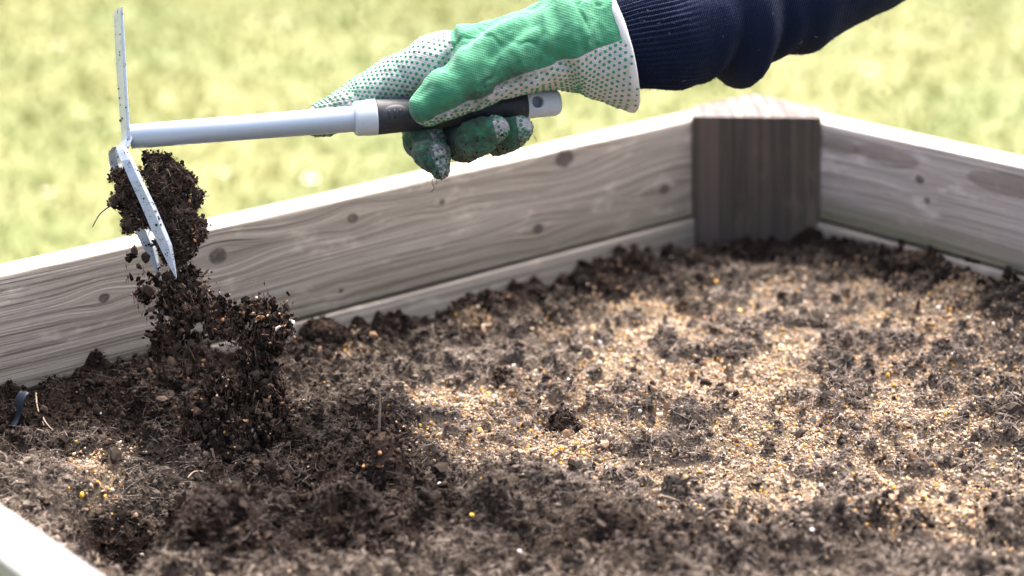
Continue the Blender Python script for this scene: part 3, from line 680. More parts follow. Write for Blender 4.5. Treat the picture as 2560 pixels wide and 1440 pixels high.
t = NT('grey_painted_metal'); nz = t.noise(t.obj(), 900, 3, 0.7)
c = t.mix(t.ramp(nz, 0.35, 0.65), (0.29, 0.345, 0.41), (0.37, 0.42, 0.485)); dirt = t.ramp(t.noise(t.obj(), 170, 5, 0.75), 0.60, 0.66, 0, .85); c = t.mix(dirt, c, (0.05, 0.038, 0.03))
metal_m = t.fin(c, 0.33, Metallic=0.25)
t = NT('grey_enamel_shaft'); nz = t.noise(t.obj(), 1500, 2); c = t.mix(nz, (0.29, 0.345, 0.41), (0.35, 0.405, 0.47)); dirt = t.ramp(t.noise(t.obj(), 420, 4, 0.7), 0.67, 0.73, 0, .8); c = t.mix(dirt, c, (0.06, 0.05, 0.04)); shaft_m = t.fin(c, 0.3, Metallic=0.2)
t = NT('pale_grey_plastic'); c = t.mix(t.ramp(t.noise(t.obj(), 240, 4, .7), 0.6, 0.75, 0, .5), (0.40, 0.45, 0.49), (0.22, 0.205, 0.19)); plast_m = t.fin(c, 0.45)
t = NT('dark_rubber'); nz = t.noise(t.obj(), 300, 4, .7); c = t.mix(t.ramp(nz, .45, .75), (0.014, 0.018, 0.025), (0.042, 0.046, 0.052)); rub_m = t.fin(c, 0.55, Specular_IOR_Level=0.35)
V, Fq = lathe([(0, 0.1), (0, 27), (2, 30), (tx(600), 31), (tx(892), 32.5)]); tpart('shaft', V, Fq, shaft_m)
c0, c1 = tx(884), tx(940)
V, Fq = lathe([(c0, 31), (c0, 38), (c0 + 4, 42), (c0 + 10, 43.5), (c0 + 22, 43.5), (c0 + 26, 44.5), (c1 - 4, 45.5), (c1, 45), (c1, 40)]); tpart('collar', V, Fq, plast_m)
g1 = tx(1316)
V, Fq = lathe([(c1 - 2, 30), (c1 - 2, 43), (c1 + 4, 44.5), (c1 + 60, 43), (c1 + 120, 41.5), (c1 + 200, 40), (c1 + 280, 38), (g1 - 25, 35.5), (g1, 34), (g1 + 2, 28)], sq=0.95); grip = tpart('grip', V, Fq, rub_m)
# oval pad with raised bars on the grip
pad_m = NT('pad_rubber').fin((0.011, 0.014, 0.019), 0.5)
pc = tx(982); bmv = []; nn, mm = 28, 8
def grip_pt(X, a, off): r = 43.3 + off; return (X, -r * 0.95 * math.cos(a), r * math.sin(a))
padV, padF = [], []
for i_ in range(mm):
    f_ = i_ / (mm - 1)
    for j_ in range(nn):
        q = 2 * math.pi * j_ / nn; padV.append(grip_pt(pc + 36 * f_ * math.cos(q), 0.02 + 0.62 * f_ * math.sin(q), 1.8 * (1 - f_ ** 6) - .3))
for i_ in range(mm - 1):
    for j_ in range(nn): padF.append((i_ * nn + j_, i_ * nn + (j_ + 1) % nn, (i_ + 1) * nn + (j_ + 1) % nn, (i_ + 1) * nn + j_))
pad = tpart('thumb_pad', padV, padF, pad_m, grip)
for k_ in (-14, 0, 14):
    rv = []; A_ = np.linspace(-0.24, 0.28, 9)
    for a in A_: rv.append(TW(np.array([grip_pt(pc + k_, a, 1.9)]))[0])
    V, Fq = tube(rv, np.array([.3, 1, 1, 1, 1, 1, 1, 1, .3]) * 3.0 * U_, 8); o = tpart('pad_rib', V, Fq, pad_m, grip, world_pts=True)
# end cap with a hanging hole
def endcap():
    X0, X1 = g1 - 2, TLEN; lo = np.array([X0 - 6, -46, -46]); hi = np.array([X1 + 8, 46, 46]); P = grid3(lo, hi, 2.2); X, Y, Z = P[..., 0], P[..., 1], P[..., 2]
    r = 34.5 - (X - X0) * 0.02; R = np.sqrt((Y / 0.9) ** 2 + Z ** 2) - r
    xe = X1 - 14; q = np.sqrt(np.maximum(X - xe + 10, 0) ** 2 + np.maximum(np.abs(Z) - 16, 0) ** 2) - 24
    d = smin(-R, -np.maximum(q, X - X1), 8); d = -d; d = np.maximum(d, X0 - X)
    hole = np.maximum(np.sqrt((X - tx(1339)) ** 2 + (Z - 4) ** 2) - 14.5, Y - 16)
    d = np.maximum(d, -hole); return surface_nets(d, lo, 2.2)
V, Q = endcap(); tpart('end_cap', V, Q, plast_m)
# upright hoe blade
def turn(V, a=0.20): return [(x * math.cos(a) - y * math.sin(a), y * math.cos(a) + x * math.sin(a), z) for x, y, z in V]
def slab(profile, name, mat, parent=None):
    """profile: list of (Z, X centre, Y0, Y1, thickness) rings from bottom to top, each an 8-gon with a bevelled outline"""
    V = []
    for Z, X, y0, y1, th in profile:
        h_ = th / 2; b = min(2.0, h_ * .7)
        V += [(X - h_, y0 + b, Z), (X - h_ + b, y0, Z), (X + h_ - b, y0, Z), (X + h_, y0 + b, Z), (X + h_, y1 - b, Z), (X + h_ - b, y1, Z), (X - h_ + b, y1, Z), (X - h_, y1 - b, Z)]
    n = len(profile); Fq = [(i_ * 8 + j_, i_ * 8 + (j_ + 1) % 8, (i_ + 1) * 8 + (j_ + 1) % 8, (i_ + 1) * 8 + j_) for i_ in range(n - 1) for j_ in range(8)]
    for e in (0, (n - 1) * 8): Fq += [(e, e + 1, e + 2, e + 3), (e, e + 3, e + 4, e + 7), (e + 4, e + 5, e + 6, e + 7)]
    return tpart(name, turn(V), Fq, mat, parent, smooth=False)
slab([(-24, -12, -30, 34, 8), (0, -9, -34, 38, 8), (60, -8, -36, 42, 8), (150, -5, -38, 46, 8), (240, -1, -40, 48, 7.5), (300, 2, -40, 50, 6.5), (312, 3, -40, 50, 4)], 'blade', metal_m)
slab([(-38, -26, -34, 34, 14), (-26, -20, -36, 36, 18), (-8, -9, -32, 32, 17), (14, -5, -27, 27, 15), (26, -5, -20, 20, 10)], 'head_plate', metal_m)
def prong(s):
    pts = [(-20, -32, 30, 8), (-32, -34, 52, 12), (-60, -27, 70, 14), (-110, -12, 80, 15), (-180, 12, 85, 16), (-240, 31, 86, 16.5), (-275, 43, 86, 15), (-315, 52, 86, 9), (-346, 59, 86, 3), (-354, 61, 86, .8)]
    sec = np.array([(-1, 0.25), (0.25, -0.75), (1, 0.1), (0.9, 0.45), (0.2, -0.1), (-0.9, 0.6)]); V = []
    for Z, X, Y, w in pts:
        for a, b in sec: V.append((X + a * w, s * Y + b * w * 0.9, Z + a * w * 0.12))
    n = len(pts); Fq = [(i_ * 6 + j_, i_ * 6 + (j_ + 1) % 6, (i_ + 1) * 6 + (j_ + 1) % 6, (i_ + 1) * 6 + j_) for i_ in range(n - 1) for j_ in range(6)]
    for e in (0, (n - 1) * 6): Fq += [(e, e + 1, e + 2, e + 3), (e, e + 3, e + 4, e + 5)]
    return tpart('prong', turn(V), Fq, metal_m, smooth=False)
prong(-1); prong(1)

# ------------------------------------------------------------------ soil on the fork and falling from it
_e = [(392, 420, -105, 24, 34, 28), (415, 470, -100, 44, 40, 42), (455, 535, -95, 26, 44, 36), (408, 540, -85, 44, 38, 38), (316, 470, -85, 16, 34, 30), (332, 520, -80, 22, 28, 32), (462, 600, -95, 22, 28, 28), (428, 620, -88, 24, 34, 26)]
_rg = random.Random(4)
for _x, _y in ((375, 398), (415, 400), (440, 430), (470, 455), (488, 490), (480, 520), (492, 560), (498, 590), (478, 628), (450, 650), (405, 600), (300, 440), (298, 500), (318, 560), (352, 548), (372, 440), (440, 500), (395, 505), (430, 575), (345, 480)):
    _e.append((_x + _rg.uniform(-6, 6), _y + _rg.uniform(-6, 6), -95 + _rg.uniform(-25, 25), _rg.uniform(9, 20), _rg.uniform(9, 18), _rg.uniform(12, 22)))
clump = lump('soil_clump', _e, 3.0, 11, 0.085, 77, ncr=5200, nfi=3000, cs=(0.0005, 0.0018))
tag(clump, 'ragged clump of dark soil clinging to the fork prongs', 'soil clump')
twig('root', [(318, 498, -100), (292, 506, -104), (262, 524, -108), (246, 540, -110), (231, 568, -112)], 0.00075, None, None, clump)
twig('root', [(322, 485, -100), (296, 487, -104), (270, 490, -106)], 0.0004, None, None, clump)
FALL = [(440, 690, 70, 36, 1.0), (360, 735, 28, 24, .75), (460, 760, 72, 70, 1.0), (440, 820, 60, 50, 1.1), (395, 850, 22, 40, .4), (545, 800, 62, 56, 1.0), (640, 790, 62, 50, 1.1), (700, 805, 42, 45, .55), (655, 850, 58, 60, 1.2),
        (640, 930, 50, 70, 1.3), (520, 960, 52, 60, 1.0), (560, 1020, 60, 60, 1.2), (655, 1030, 66, 80, 1.5), (640, 1110, 74, 70, 1.5), (590, 1150, 60, 46, 1.0), (690, 1090, 44, 76, .8), (490, 1060, 40, 60, .5), (460, 940, 18, 80, .25), (470, 1090, 22, 50, .35), (690, 960, 30, 60, .5), (330, 670, 40, 50, .06), (610, 1185, 70, 26, .6)]
def falling():
    w = np.array([a * rx * ry for _, _, rx, ry, a in FALL]); w /= w.sum(); n = 46000; k = rng.choice(len(FALL), n, p=w); E = np.array(FALL)[k]
    u = rng.normal(size=(n, 3)); u /= np.linalg.norm(u, axis=1, keepdims=True); u *= (rng.random((n, 1)) ** 0.42) * (1 + 0.12 * rng.standard_normal((n, 1)))
    stray = rng.random(n) < 0.12; u[stray] *= rng.uniform(1.0, 1.9, (stray.sum(), 1))
    d = -92 + u[:, 2] * np.minimum(E[:, 2], E[:, 3]) * 0.9
    L = np.stack([loc(x, y, z) for x, y, z in zip(E[:, 0] + u[:, 0] * E[:, 2] * 0.86, E[:, 1] + u[:, 1] * E[:, 3] * 0.95, d)])
    W = to_world(L); keep = (W[:, 2] > soil_h(W[:, 0], W[:, 1]) - 0.004) & (fbm(W * 75, 3, 123) + 0.12 * rng.standard_normal(len(W)) > 0.565); W = W[keep]; n = len(W)
    s = np.clip(np.exp(rng.normal(math.log(0.0012), 0.5, n)), 0.0005, 0.0028)
    V, Fc, C = lumps_by_size(W, s, peat_cols(n), cut=0.0013, asp=(0.25, 1.7))
    k2 = rng.choice(n, 9000); FV, FF, m = fibres(W[k2], rng.uniform(0.004, 0.012, len(k2)), rng.uniform(0.00015, 0.0003, len(k2)), flat=0.45, lean=1.57); FF = FF + len(V)
    r = rng.random((len(k2), 1)); FC = np.array([0.03, 0.02, 0.014]) * (1 - r) + np.array([0.2, 0.14, 0.1]) * r
    o = link('falling_soil', np_mesh('falling_soil', np.concatenate([V, FV]), np.concatenate([Fc, FF]), False, {'tint': np.concatenate([C, np.repeat(FC, m, 0)])}), crumb_m)
    tag(o, 'cascade of dark soil crumbs falling from the fork onto the bed', 'falling soil', kind='stuff')
    # pale grains that drop with it
    ng = 260; g = W[rng.choice(n, ng)] + rng.normal(0, 0.004, (ng, 3)); GV, GF = lumps(g, rng.uniform(0.0007, 0.0014, ng), (0.7, 1.3), jit=0.12, Vt=OCT_V * 1.15, Ft=OCT_F)
    tag(link('falling_seed', np_mesh('falling_seed', GV, GF, True, {'tint': np.repeat(seed_cols(ng), 6, 0)}), seed_m), 'pale and orange grains dropping among the falling soil crumbs', 'seed', kind='stuff')
falling()

# ------------------------------------------------------------------ the gloved hand and sleeve
THUMB = [(1375, 112, -15, 95), (1275, 150, -42, 88), (1185, 195, -66, 73), (1118, 232, -84, 61), (1072, 264, -80, 49)]
INDEX = [(1175, 138, 25, 80), (1090, 163, 38, 74), (1000, 199, 57, 62), (905, 246, 70, 51), (858, 272, 58, 47), (815, 296, 44, 43), (788, 307, 34, 34)]
MID = [(1165, 122, 105, 62), (1075, 205, 150, 56), (1050, 295, 145, 52), (1062, 352, 75, 50), (1083, 388, 8, 42), (1100, 424, -14, 23)]
RING = [(1215, 120, 150, 60), (1140, 215, 195, 54), (1130, 305, 185, 50), (1160, 356, 100, 48), (1198, 342, -16, 45), (1238, 322, -44, 34)]
LITTLE = [(1265, 118, 185, 54), (1215, 225, 225, 46), (1210, 310, 205, 42), (1245, 348, 115, 40), (1276, 334, 18, 39), (1302, 320, -14, 33)]
PALM1 = [(1430, 98, 25, 124), (1320, 132, 45, 98), (1222, 134, 60, 82)]; PALM2 = [(1430, 98, 80, 118), (1330, 118, 140, 84), (1235, 120, 168, 68)]
CUFFC = loc(1541, 112, 70); CUFFA = np.array([0.945, 0.285, 0.16]); CUFFA /= np.linalg.norm(CUFFA)
def build_glove():
    h = 4.0; lo = loc(735, 470, 0); hi = loc(1660, -100, 0); lo[2], hi[2] = -165, 290
    P = grid3(lo, hi, h)
    palm = smin(chain(P, PALM1, 20), chain(P, PALM2, 20), 30)
    cuff = cone(P, loc(1420, 103, 45), 124, CUFFC + CUFFA * 40, 182, 0.86)
    body = smin(palm, cuff, 26); th = chain(P, THUMB, 18, 0.92)
    body = smin(body, th, 18); body = smin(body, chain(P, INDEX, 14), 9)
    for f in (MID, RING, LITTLE): body = smin(body, chain(P, f, 12), 7)
    pl = (P - CUFFC.astype(np.float32)) @ CUFFA.astype(np.float32); body = np.maximum(body, pl)
    inner = cone(P, loc(1470, 106, 55), 118, CUFFC + CUFFA * 40, 173, 0.86); inner = np.maximum(inner, -(pl + 70))
    body = np.maximum(body, -inner)
    V, Q = surface_nets(body, lo, h); return V, Q
GV, GQ = build_glove()
GV = lap_smooth(GV, GQ, 2, 0.4)
GW0 = to_world(GV)
_n = vnormals(GW0, GQ)
if np.einsum('ij,ij->', GW0[GQ[:, 0]] - GW0.mean(0), _n[GQ[:, 0]]) < 0: GQ = GQ[:, ::-1]
GNl = vnormals(GV, GQ); GNw = vnormals(GW0, GQ)
# express the world normals in the hand frame
GN = np.stack([GNw @ RGT, GNw @ UPV, GNw @ FWD], 1)
gx, gy = unloc(GV); gd = GV[:, 2]
def seg_dist(poly):
    D = np.full(len(GV), 1e9)
    for a, b in zip(poly[:-1], poly[1:]):
        a = np.array(a, float); b = np.array(b, float); ab = b - a; p = np.stack([gx, gy], 1) - a; t_ = np.clip((p @ ab) / (ab @ ab), 0, 1); D = np.minimum(D, np.linalg.norm(p - t_[:, None] * ab, axis=1))
    return D
disp = np.zeros(len(GV)); near = np.clip(-GN[:, 2] * 2 + 0.6, 0, 1)
for poly, wd, am in (([(1128, 70), (1138, 100), (1128, 125), (1108, 165)], 9, -14), ([(1300, 45), (1240, 75), (1190, 110)], 16, 6), ([(1330, 60), (1270, 100), (1230, 140)], 14, -6), ([(1360, 40), (1370, 90), (1355, 140)], 12, 7), ([(1040, 240), (1080, 215)], 12, -4), ([(1095, 290), (1140, 262), (1180, 245)], 10, -5), ([(1460, 10), (1455, 60), (1470, 110)], 12, 6), ([(1030, 330), (1050, 380), (1075, 420)], 8, 6), ([(1150, 330), (1180, 350), (1230, 350)], 9, -6), ([(1160, 310), (1200, 320), (1240, 305)], 8, 5), ([(1150, 75), (1160, 105), (1150, 140)], 12, 5), ([(1385, 30), (1400, 80), (1395, 130), (1425, 165)], 14, -6), ([(1425, 20), (1432, 80), (1440, 130)], 16, 6),
                     ([(1400, 160), (1430, 172), (1436, 205)], 12, -11), ([(1445, 150), (1462, 195), (1475, 235)], 18, 7), ([(1240, 218), (1300, 205), (1360, 185)], 8, -6), ([(1350, 0), (1330, 40), (1300, 70)], 14, -5), ([(1480, 20), (1500, 70), (1505, 110)], 16, -4),
                     ([(1085, 345), (1080, 385), (1082, 425)], 8, -5), ([(1035, 355), (1075, 345), (1110, 350)], 9, -5), ([(1190, 300), (1205, 330), (1200, 365)], 9, -5), ([(1285, 300), (1290, 330)], 7, -4), ([(985, 155), (1010, 190), (1020, 235)], 12, -4), ([(880, 215), (900, 250)], 10, -3), ([(1225, 95), (1180, 140), (1150, 190)], 24, 4), ([(1250, 130), (1200, 180)], 18, -3)):
    disp += am * np.exp(-(seg_dist(poly) / wd) ** 2) * near
disp += 13 * (fbm(GV * 0.018, 3, 5) - 0.5) + 5.0 * (fbm(GV * np.array([0.045, 0.03, 0.05]), 3, 15) - 0.5)
wr_ = np.abs(fbm(GV * np.array([0.020, 0.009, 0.014]) + 3.1, 2, 44) - 0.5); disp += -3.5 * np.exp(-(wr_ / 0.035) ** 2) * np.clip((gx - 1120) / 60, 0, 1)
# which fabric: palm cloth with dots (dot > 0) or plain green back
def chain_d(pts): return chain(GV.astype(np.float32), pts, 6)
D = np.stack([chain_d(THUMB), chain_d(INDEX), np.minimum(chain_d(PALM1), chain_d(PALM2)), chain_d(MID), chain_d(RING), chain_d(LITTLE)], 1); part = D.argmin(1)
part[(gx > 1405)] = 2
dot = np.zeros(len(GV))
seam = np.interp(gx, [1200, 1240, 1300, 1400, 1440, 1560, 1700], [245, 217, 188, 156, 141, 97, 60])
dot = np.where(part == 2, (gy - seam) / 14, dot)
nt = GN @ (np.array([0.45, -0.62, 0.62]))
dot = np.where(part == 0, nt * 4 - 0.35, dot)
dot = np.where((part == 0) & (gx > 1235), (gy - seam) / 14, dot)
dot = np.where(part == 1, (GN @ np.array([0.05, -0.35, -0.85]) + 0.42) * 4, dot)
dot = np.where((part == 1) | ((part == 3) & (gy < 180)), np.minimum(dot, (np.interp(gy, [60, 130, 190], [1118, 1132, 1110]) - gx) / 7), dot)
dot = np.where((part == 3) & (gy > 300), (GN @ np.array([0.9, 0.05, -0.42]) - 0.30) * 4, dot)
dot = np.where((part == 4) & (gy > 270), np.minimum((gx - 1228 - (gy - 290) * 0.25) / 8, 2), dot)
dot = np.where((part == 5) & (gy > 270), np.minimum((gx - 1288 - (gy - 290) * 0.15) / 8, 2), dot)
dot = lap_smooth(np.clip(dot, -2, 2), GQ, 3)
dirt = np.clip((gy - 270) / 80, 0, 1) * (part >= 3) * 0.95 + np.clip((900 - gx) / 110, 0, 1) * 0.9 + 0.55 * np.exp(-(seg_dist([(1030, 300), (1130, 285), (1215, 225), (1300, 190)]) / 24) ** 2) * (part == 0) + 0.35 * np.exp(-(seg_dist([(1180, 235), (1260, 190), (1330, 165)]) / 40) ** 2) + 0.5 * np.exp(-(seg_dist([(820, 262), (960, 236), (1090, 205)]) / 18) ** 2) * (part == 1)
tipd = 0.8 * np.exp(-(seg_dist([(1085, 425), (1110, 440)]) / 34) ** 2) + 0.6 * np.exp(-(seg_dist([(1195, 300), (1240, 290)]) / 20) ** 2) + 0.45 * np.exp(-(seg_dist([(1075, 345), (1110, 350)]) / 26) ** 2)
dirt = lap_smooth(np.clip(dirt * 0.8 + tipd * 0.6 + 0.14, 0, 1), GQ, 4)
GW = GW0 + GNw * (disp * U_)[:, None]
person = empty('person', to_world(loc(1541, 112, 70)[None])[0]); tag(person, 'right arm in a navy knitted sleeve and green gardening glove gripping the hand hoe', 'person')
PO = np.array(person.location)
t = NT('glove_cloth'); o3 = t.obj(); dt = t.attr('dots', 2); di = t.attr('dirt', 2)
rot = t.n('ShaderNodeMapping', {0: o3, 2: (0.2, 0.15, 0.5)})
wv = t.n('ShaderNodeTexWave', {'Vector': rot, 'Scale': 260.0, 'Distortion': 1.2, 'Detail': 2.0, 'Detail Scale': 2.0}, 1, bands_direction='Z')
wv2 = t.n('ShaderNodeTexWave', {'Vector': rot, 'Scale': 300.0, 'Distortion': 0.8, 'Detail': 1.0}, 1, bands_direction='X')
weave = t.math('ADD', wv, t.math('MULTIPLY', wv2, 0.4))
gr = t.mix(t.noise(o3, 45, 4, .6), (0.014, 0.140, 0.068), (0.036, 0.205, 0.108)); gr = t.mix(t.math('MULTIPLY', wv, 0.4), gr, (0.075, 0.29, 0.17))
wh = t.mix(t.math('MULTIPLY', weave, 0.6), (0.40, 0.385, 0.395), (0.64, 0.62, 0.635))
c = t.mix(t.ramp(dt, -0.12, 0.12), gr, wh)
c = t.mix(t.ramp(t.math('ABSOLUTE', dt), 0.0, 0.22, 0.55, 0.0), c, (0.015, 0.06, 0.035))
dn = t.math('MULTIPLY', di, t.ramp(t.noise(o3, 190, 5, 0.7), 0.22, 0.62), clamp=True); c = t.mix(t.math('MULTIPLY', dn, 0.93), c, (0.030, 0.026, 0.022))
t.bump(t.math('ADD', weave, t.math('MULTIPLY', t.noise(o3, 1200, 2), .4)), 0.55, 0.0007)
glove_m = t.fin(c, 0.88, Specular_IOR_Level=0.2, Sheen_Weight=0.15)
glove = link('glove', np_mesh('glove', GW - PO, GQ, True, {'dots': dot, 'dirt': dirt}), glove_m, person); glove['label'] = 'green cotton glove with white dotted palm, soiled fingertips'
# raised dots on the palm cloth
bvh = BVHTree.FromPolygons([tuple(v) for v in GW], [tuple(q) for q in GQ.tolist()])
dot_m = NT('green_dots'); di2 = dot_m.attr('tint'); dot_m = dot_m.fin(di2, 0.45)
dV, dF, dC = [], [], []; nd = 0; taken = []
def put_dots(axis, rnom, parts, s0=0.0, spacing=14.2, xlim=(0, 9999)):
    global nd
    A = spline([to_world(loc(*p[:3])) for p in axis], 60); Tn, Nn, Bn = frames(A); Lc = np.concatenate([[0], np.cumsum(np.linalg.norm(np.diff(A, axis=0), axis=1))])
    sp = spacing * U_; row = 0; s = -rnom * U_ * 1.1
    while s < Lc[-1] + rnom * U_ * 1.0:
        sc_ = min(max(s, 0), Lc[-1]); q = np.array([np.interp(sc_, Lc, A[:, c_]) for c_ in range(3)]); T_ = np.array([np.interp(sc_, Lc, Tn[:, c_]) for c_ in range(3)]); N_ = np.array([np.interp(sc_, Lc, Nn[:, c_]) for c_ in range(3)]); B_ = np.array([np.interp(sc_, Lc, Bn[:, c_]) for c_ in range(3)])
        over = (s - sc_) / (rnom * U_)                       # past the ends the rays fan out over the cap
        tilt = max(-1.35, min(1.35, over)); rr = rnom * U_ * math.cos(tilt); nring = max(3, int(round(2 * math.pi * rr / sp)))
        for j in range(nring):
            a = (j + 0.5 * (row % 2)) * 2 * math.pi / nring; dr = (math.cos(a) * N_ + math.sin(a) * B_) * math.cos(tilt) + T_ * math.sin(tilt)
            hit, nr, fi, ds = bvh.ray_cast(Vector(q + dr * 0.11), Vector(-dr), 0.11) if (2 in parts and s > 0.055) else bvh.ray_cast(Vector(q), Vector(dr), 0.12)
            if hit is None: continue
            qd = GQ[fi]; 
            if part[qd[0]] not in parts or dot[qd].mean() < 0.28: continue
            hx = proj(np.array(hit)[None])[0][0]
            if not xlim[0] < hx < xlim[1]: continue
            nn_ = GNw[qd].mean(0); nn_ /= np.linalg.norm(nn_); hp = np.array(hit)
            if any((hp - k_) @ (hp - k_) < (0.62 * sp) ** 2 for k_ in taken[-900:]): continue
            taken.append(hp); e1 = np.cross(nn_, [0.3, 0.5, 0.8]); e1 /= np.linalg.norm(e1); e2 = np.cross(nn_, e1); R_ = 5.1 * U_ * rng.uniform(0.88, 1.1)
            ring0 = [hp + R_ * (math.cos(b) * e1 + math.sin(b) * e2) - nn_ * 0.0002 for b in np.linspace(0, 2 * math.pi, 7)[:-1]]
            ring1 = [hp + R_ * 0.7 * (math.cos(b) * e1 + math.sin(b) * e2) + nn_ * 0.00045 for b in np.linspace(0, 2 * math.pi, 7)[:-1]]
            dV.extend(ring0 + ring1 + [hp + nn_ * 0.0006]); b0 = nd * 13
            for k_ in range(6):
                k2 = (k_ + 1) % 6; dF.extend([(b0 + k_, b0 + k2, b0 + 6 + k2), (b0 + k_, b0 + 6 + k2, b0 + 6 + k_), (b0 + 6 + k_, b0 + 6 + k2, b0 + 12)])
            dd_ = float(dirt[qd].mean()) * (0.3 + 0.6 * rng.random()); cc = np.array([0.006, 0.205, 0.085]) * (1 - dd_) + np.array([0.02, 0.05, 0.03]) * dd_
            dC.extend([cc] * 13); nd += 1
        s += sp * 0.866; row += 1
put_dots(INDEX, 60, (1,)); put_dots([(1230, 150, 60), (1330, 140, 65), (1430, 110, 65), (1545, 112, 72)], 115, (0, 2)); put_dots(THUMB, 62, (0,), xlim=(0, 1236)); put_dots(MID[2:], 46, (3,)); put_dots(RING[3:], 42, (4,)); put_dots(LITTLE[3:], 38, (5,))
print('dots', nd)
go = link('grip_dots', np_mesh('grip_dots', np.array(dV) - PO, np.array(dF), True, {'tint': np.array(dC)}), dot_m, glove); tag(go, kind='stuff')
# cuff binding
th_ = np.linspace(0, 2 * np.pi, 96, endpoint=False)
c1_ = np.cross(CUFFA, [0, 0, 1.0]); c1_ /= np.linalg.norm(c1_); c2_ = np.cross(CUFFA, c1_)
def ring_pts():
    out = []
    for a in th_:
        dr = math.cos(a) * c1_ + math.sin(a) * c2_
        # solve the flattened cone radius in this direction
        A0 = loc(1420, 103, 45); B0_ = CUFFC + CUFFA * 40; lo_, hi_ = 60, 240
        for _ in range(30):
            m_ = (lo_ + hi_) / 2; v_ = float(cone((CUFFC - CUFFA * 8 + dr * m_)[None].astype(np.float32), A0, 124, B0_, 182, 0.86)[0]); lo_, hi_ = (m_, hi_) if v_ < 0 else (lo_, m_)
        out.append(CUFFC + dr * (lo_ - 3.5))
    return np.array(out)
rp = ring_pts(); rp = rp + 3.0 * (fbm(rp * 0.02, 2, 3)[:, None] - 0.5); bV = []
sec = [(-18, -6), (-19, 3), (-14, 7), (-4, 8), (1, 5), (3, 1), (1, -5), (-6, -8)]
for p, a in zip(rp, th_):
    dr = math.cos(a) * c1_ + math.sin(a) * c2_
    bV += [p + CUFFA * q[0] + dr * (q[1] + q[0] * 0.30) for q in sec]
n8 = len(sec); bF = [(i_ * n8 + j_, ((i_ + 1) % 96) * n8 + j_, ((i_ + 1) % 96) * n8 + (j_ + 1) % n8, i_ * n8 + (j_ + 1) % n8) for i_ in range(96) for j_ in range(n8)]
bW = to_world(np.array(bV)); bF = outward(bW - bW.mean(0), np.array(bF))
t = NT('white_binding'); o3 = t.obj(); c = t.mix(t.ramp(t.noise(o3, 110, 5, .7), .5, .75, 0, .55), (0.52, 0.52, 0.51), (0.24, 0.22, 0.20)); t.bump(t.noise(o3, 700, 3), .5, .0008); bind_m = t.fin(c, 0.9)
link('cuff_binding', np_mesh('cuff_binding', bW - PO, bF, True), bind_m, glove)

# sleeve of the sweater
SL = [(1508, 112, 62, 104), (1580, 102, 75, 117), (1650, 92, 88, 127), (1730, 76, 104, 136), (1830, 50, 125, 146), (1930, 8, 150, 148), (2050, -58, 180, 158), (2200, -152, 220, 168), (2450, -330, 300, 180), (2800, -640, 420, 195), (3000, -860, 480, 205)]
def sleeve():
    ns, nth = 300, 260
    C = spline([loc(*p[:3]) for p in SL], ns); R = spline(np.array([[p[3]] * 3 for p in SL], float), ns)[:, 0]
    # finer steps near the cuff
    Tn, Nn, Bn = frames(C); th = np.linspace(0, 2 * np.pi, nth, endpoint=False)
    X = unloc(C)[0]; S, TH_ = np.meshgrid(X, th, indexing='ij'); RR = np.repeat(R[:, None], nth, 1)
    DR = np.cos(th)[None, :, None] * Nn[:, None] + np.sin(th)[None, :, None] * Bn[:, None]
    dn_ = -DR[..., 1]; nr_ = -DR[..., 2]                              # how far down / towards the viewer
    rib = np.clip((1735 - S) / 90, 0, 1)
    RR = RR + 3.4 * np.cos(TH_ * 56) * rib + 0.9 * np.cos(TH_ * 150) * (1 - rib)
    ph = S - 30 * nr_ + 22 * dn_
    def g(c, w): return np.exp(-((ph - c) / w) ** 2)
    lowm = np.clip(dn_ + 0.6, 0, 1.2)
    RR = RR + (-24 * g(1790, 20) + 24 * g(1842, 22) - 13 * g(1886, 16) + 9 * g(1700, 40) - 9 * g(1940, 20) + 6 * g(1985, 26) + 5 * g(1752, 12)) * lowm * 0.9
    RR = RR + 7 * np.sin((S - 40 * nr_) / 28 + 1.3 * np.sin(TH_ * 2)) * np.clip((S - 1680) / 100, 0, 1) * np.exp(-((S - 1850) / 240) ** 2)
    V = C[:, None] + DR * RR[..., None]; V = V + 0; Vf = V.reshape(-1, 3)
    Vf = Vf + (Vf - np.repeat(C, nth, 0)) / np.repeat(R, nth)[:, None] * (10 * (fbm(Vf * 0.014, 2, 8) - 0.5))[:, None]
    i_ = np.arange(ns * nth).reshape(ns, nth); j2 = np.roll(i_, -1, 1)
    W = to_world(Vf); cut = int(np.searchsorted(X, 1715))
    def sub(a, b):
        f = np.stack([i_[a:b - 1], j2[a:b - 1], j2[a + 1:b], i_[a + 1:b]], -1).reshape(-1, 4); return f
    return W, outward(W - W.mean(0), sub(0, ns)), cut, nth
SW, SF, cut, nth = sleeve()
t = NT('navy_knit'); o3 = t.obj(); kn = t.noise(o3, 1100, 3, .7)
wv = t.n('ShaderNodeTexWave', {'Vector': t.n('ShaderNodeMapping', {0: o3, 2: (0, 0.25, 0)}), 'Scale': 220.0, 'Distortion': 2.0, 'Detail': 2.0}, 1, bands_direction='X')
c = t.mix(kn, (0.0014, 0.0034, 0.012), (0.0055, 0.0135, 0.042)); lint = t.ramp(t.noise(o3, 330, 1, .3), .80, .83, 0, .5); c = t.mix(lint, c, (0.2, 0.23, 0.32))
t.bump(t.math('ADD', wv, kn), 0.6, 0.0009); knit_m = t.fin(c, 0.92, Specular_IOR_Level=0.15, Sheen_Weight=0.03, Sheen_Roughness=0.5)
def sub_mesh(name, f0, f1, parent):
    idx = np.unique(f1); mp = -np.ones(len(SW), int); mp[idx] = np.arange(len(idx)); return link(name, np_mesh(name, SW[idx] - PO, mp[f1], True), knit_m, parent)
nf = cut * nth
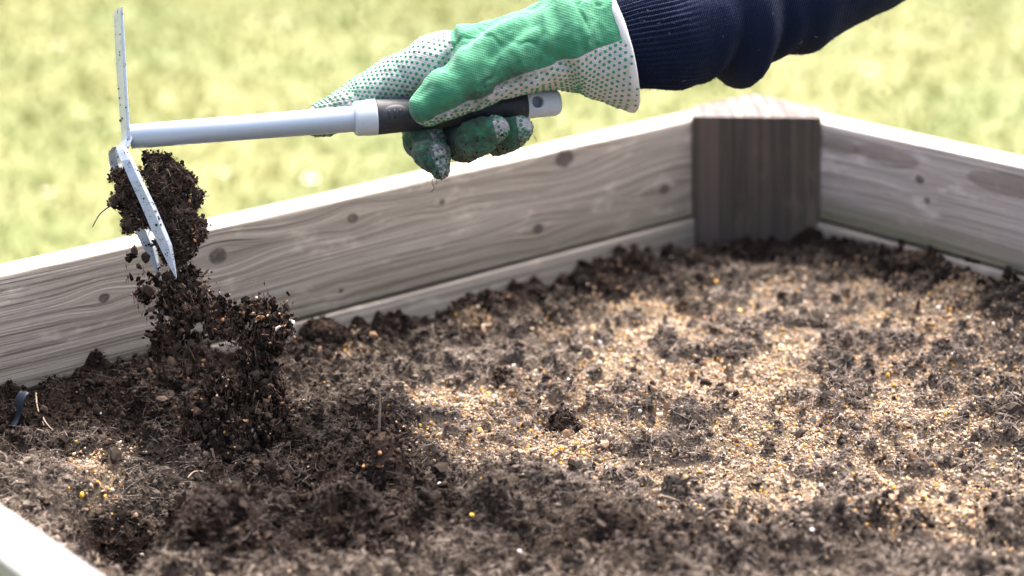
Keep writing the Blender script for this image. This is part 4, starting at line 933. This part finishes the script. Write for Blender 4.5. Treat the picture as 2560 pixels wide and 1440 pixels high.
sleeve_o = sub_mesh('sleeve', None, SF[nf:], person); sleeve_o['label'] = 'dark navy knitted sweater sleeve'
sub_mesh('ribbed_cuff', None, SF[:nf], sleeve_o)

# soil stuck to the glove and the tool
def specks(name, P, N, n, smin_, smax_, parent, origin):
    k = rng.integers(0, len(P), n); sz_ = rng.uniform(smin_, smax_, n); V, Fc, C = lumps_by_size(P[k] + N[k] * (sz_ * 0.4)[:, None], sz_, peat_cols(n), cut=0.0012, asp=(0.4, 1.5))
    tag(link(name, np_mesh(name, V - origin, Fc, False, {'tint': C}), crumb_m, parent), kind='stuff')
low = (part >= 3) & (gy > 330) & (GN[:, 1] < 0.1) | ((gx < 880) & (GN[:, 1] < 0.4) & (gy > 270))
specks('soil_bits', GW[low], GNw[low], 420, 0.0003, 0.0011, glove, PO)
for o in [c_ for c_ in tool.children if c_.name.split('.')[0] in ('blade', 'prong')]:
    me = o.data; P_, N_ = [], []
    for f_ in me.polygons:
        vs = [np.array(me.vertices[j].co) for j in f_.vertices]; ar = f_.area
        for _ in range(int(ar / 2e-6) + 1):
            w_ = rng.dirichlet(np.ones(len(vs))); P_.append(sum(a * b for a, b in zip(w_, vs))); N_.append(np.array(f_.normal))
    specks('soil_specks', np.array(P_) + np.array(tool.location), np.array(N_), 45 if o.name.startswith('blade') else 120, 0.0002, 0.0009, o, np.array(tool.location))
for pts, r in (([(1084, 440, -12), (1080, 456, -14), (1086, 470, -12), (1078, 480, -12)], .0003), ([(1092, 444, -12), (1090, 462, -10)], .00025), ([(1012, 335, 60), (1006, 350, 55)], .0003), ([(1335, 340, -14), (1342, 352, -16)], .0003)):
    W = spline([to_world(loc(*p)) - PO for p in pts], 10); V, Fq = tube(W, r, 5); link('fibre', np_mesh('fibre', V, Fq), bark_m, glove)

# fuzz and lint of the knit
_N = vnormals(SW, SF); _px = proj(SW)[0]; _k = np.flatnonzero(_px < 2420); _k = rng.choice(_k, 9000)
FV, FF, m = fibres(SW[_k] + _N[_k] * 0.0006, rng.uniform(0.0018, 0.0042, 9000), rng.uniform(0.00006, 0.00013, 9000), flat=0.9)
_c = np.repeat(np.array([[0.004, 0.010, 0.030]]), 9000, 0); _w = rng.random(9000) < 0.006; _c[_w] = (0.45, 0.47, 0.52)
tag(link('wool_fuzz', np_mesh('wool_fuzz', FV - PO, FF, True, {'tint': np.repeat(_c, m, 0)}), fib_m, sleeve_o), kind='stuff')
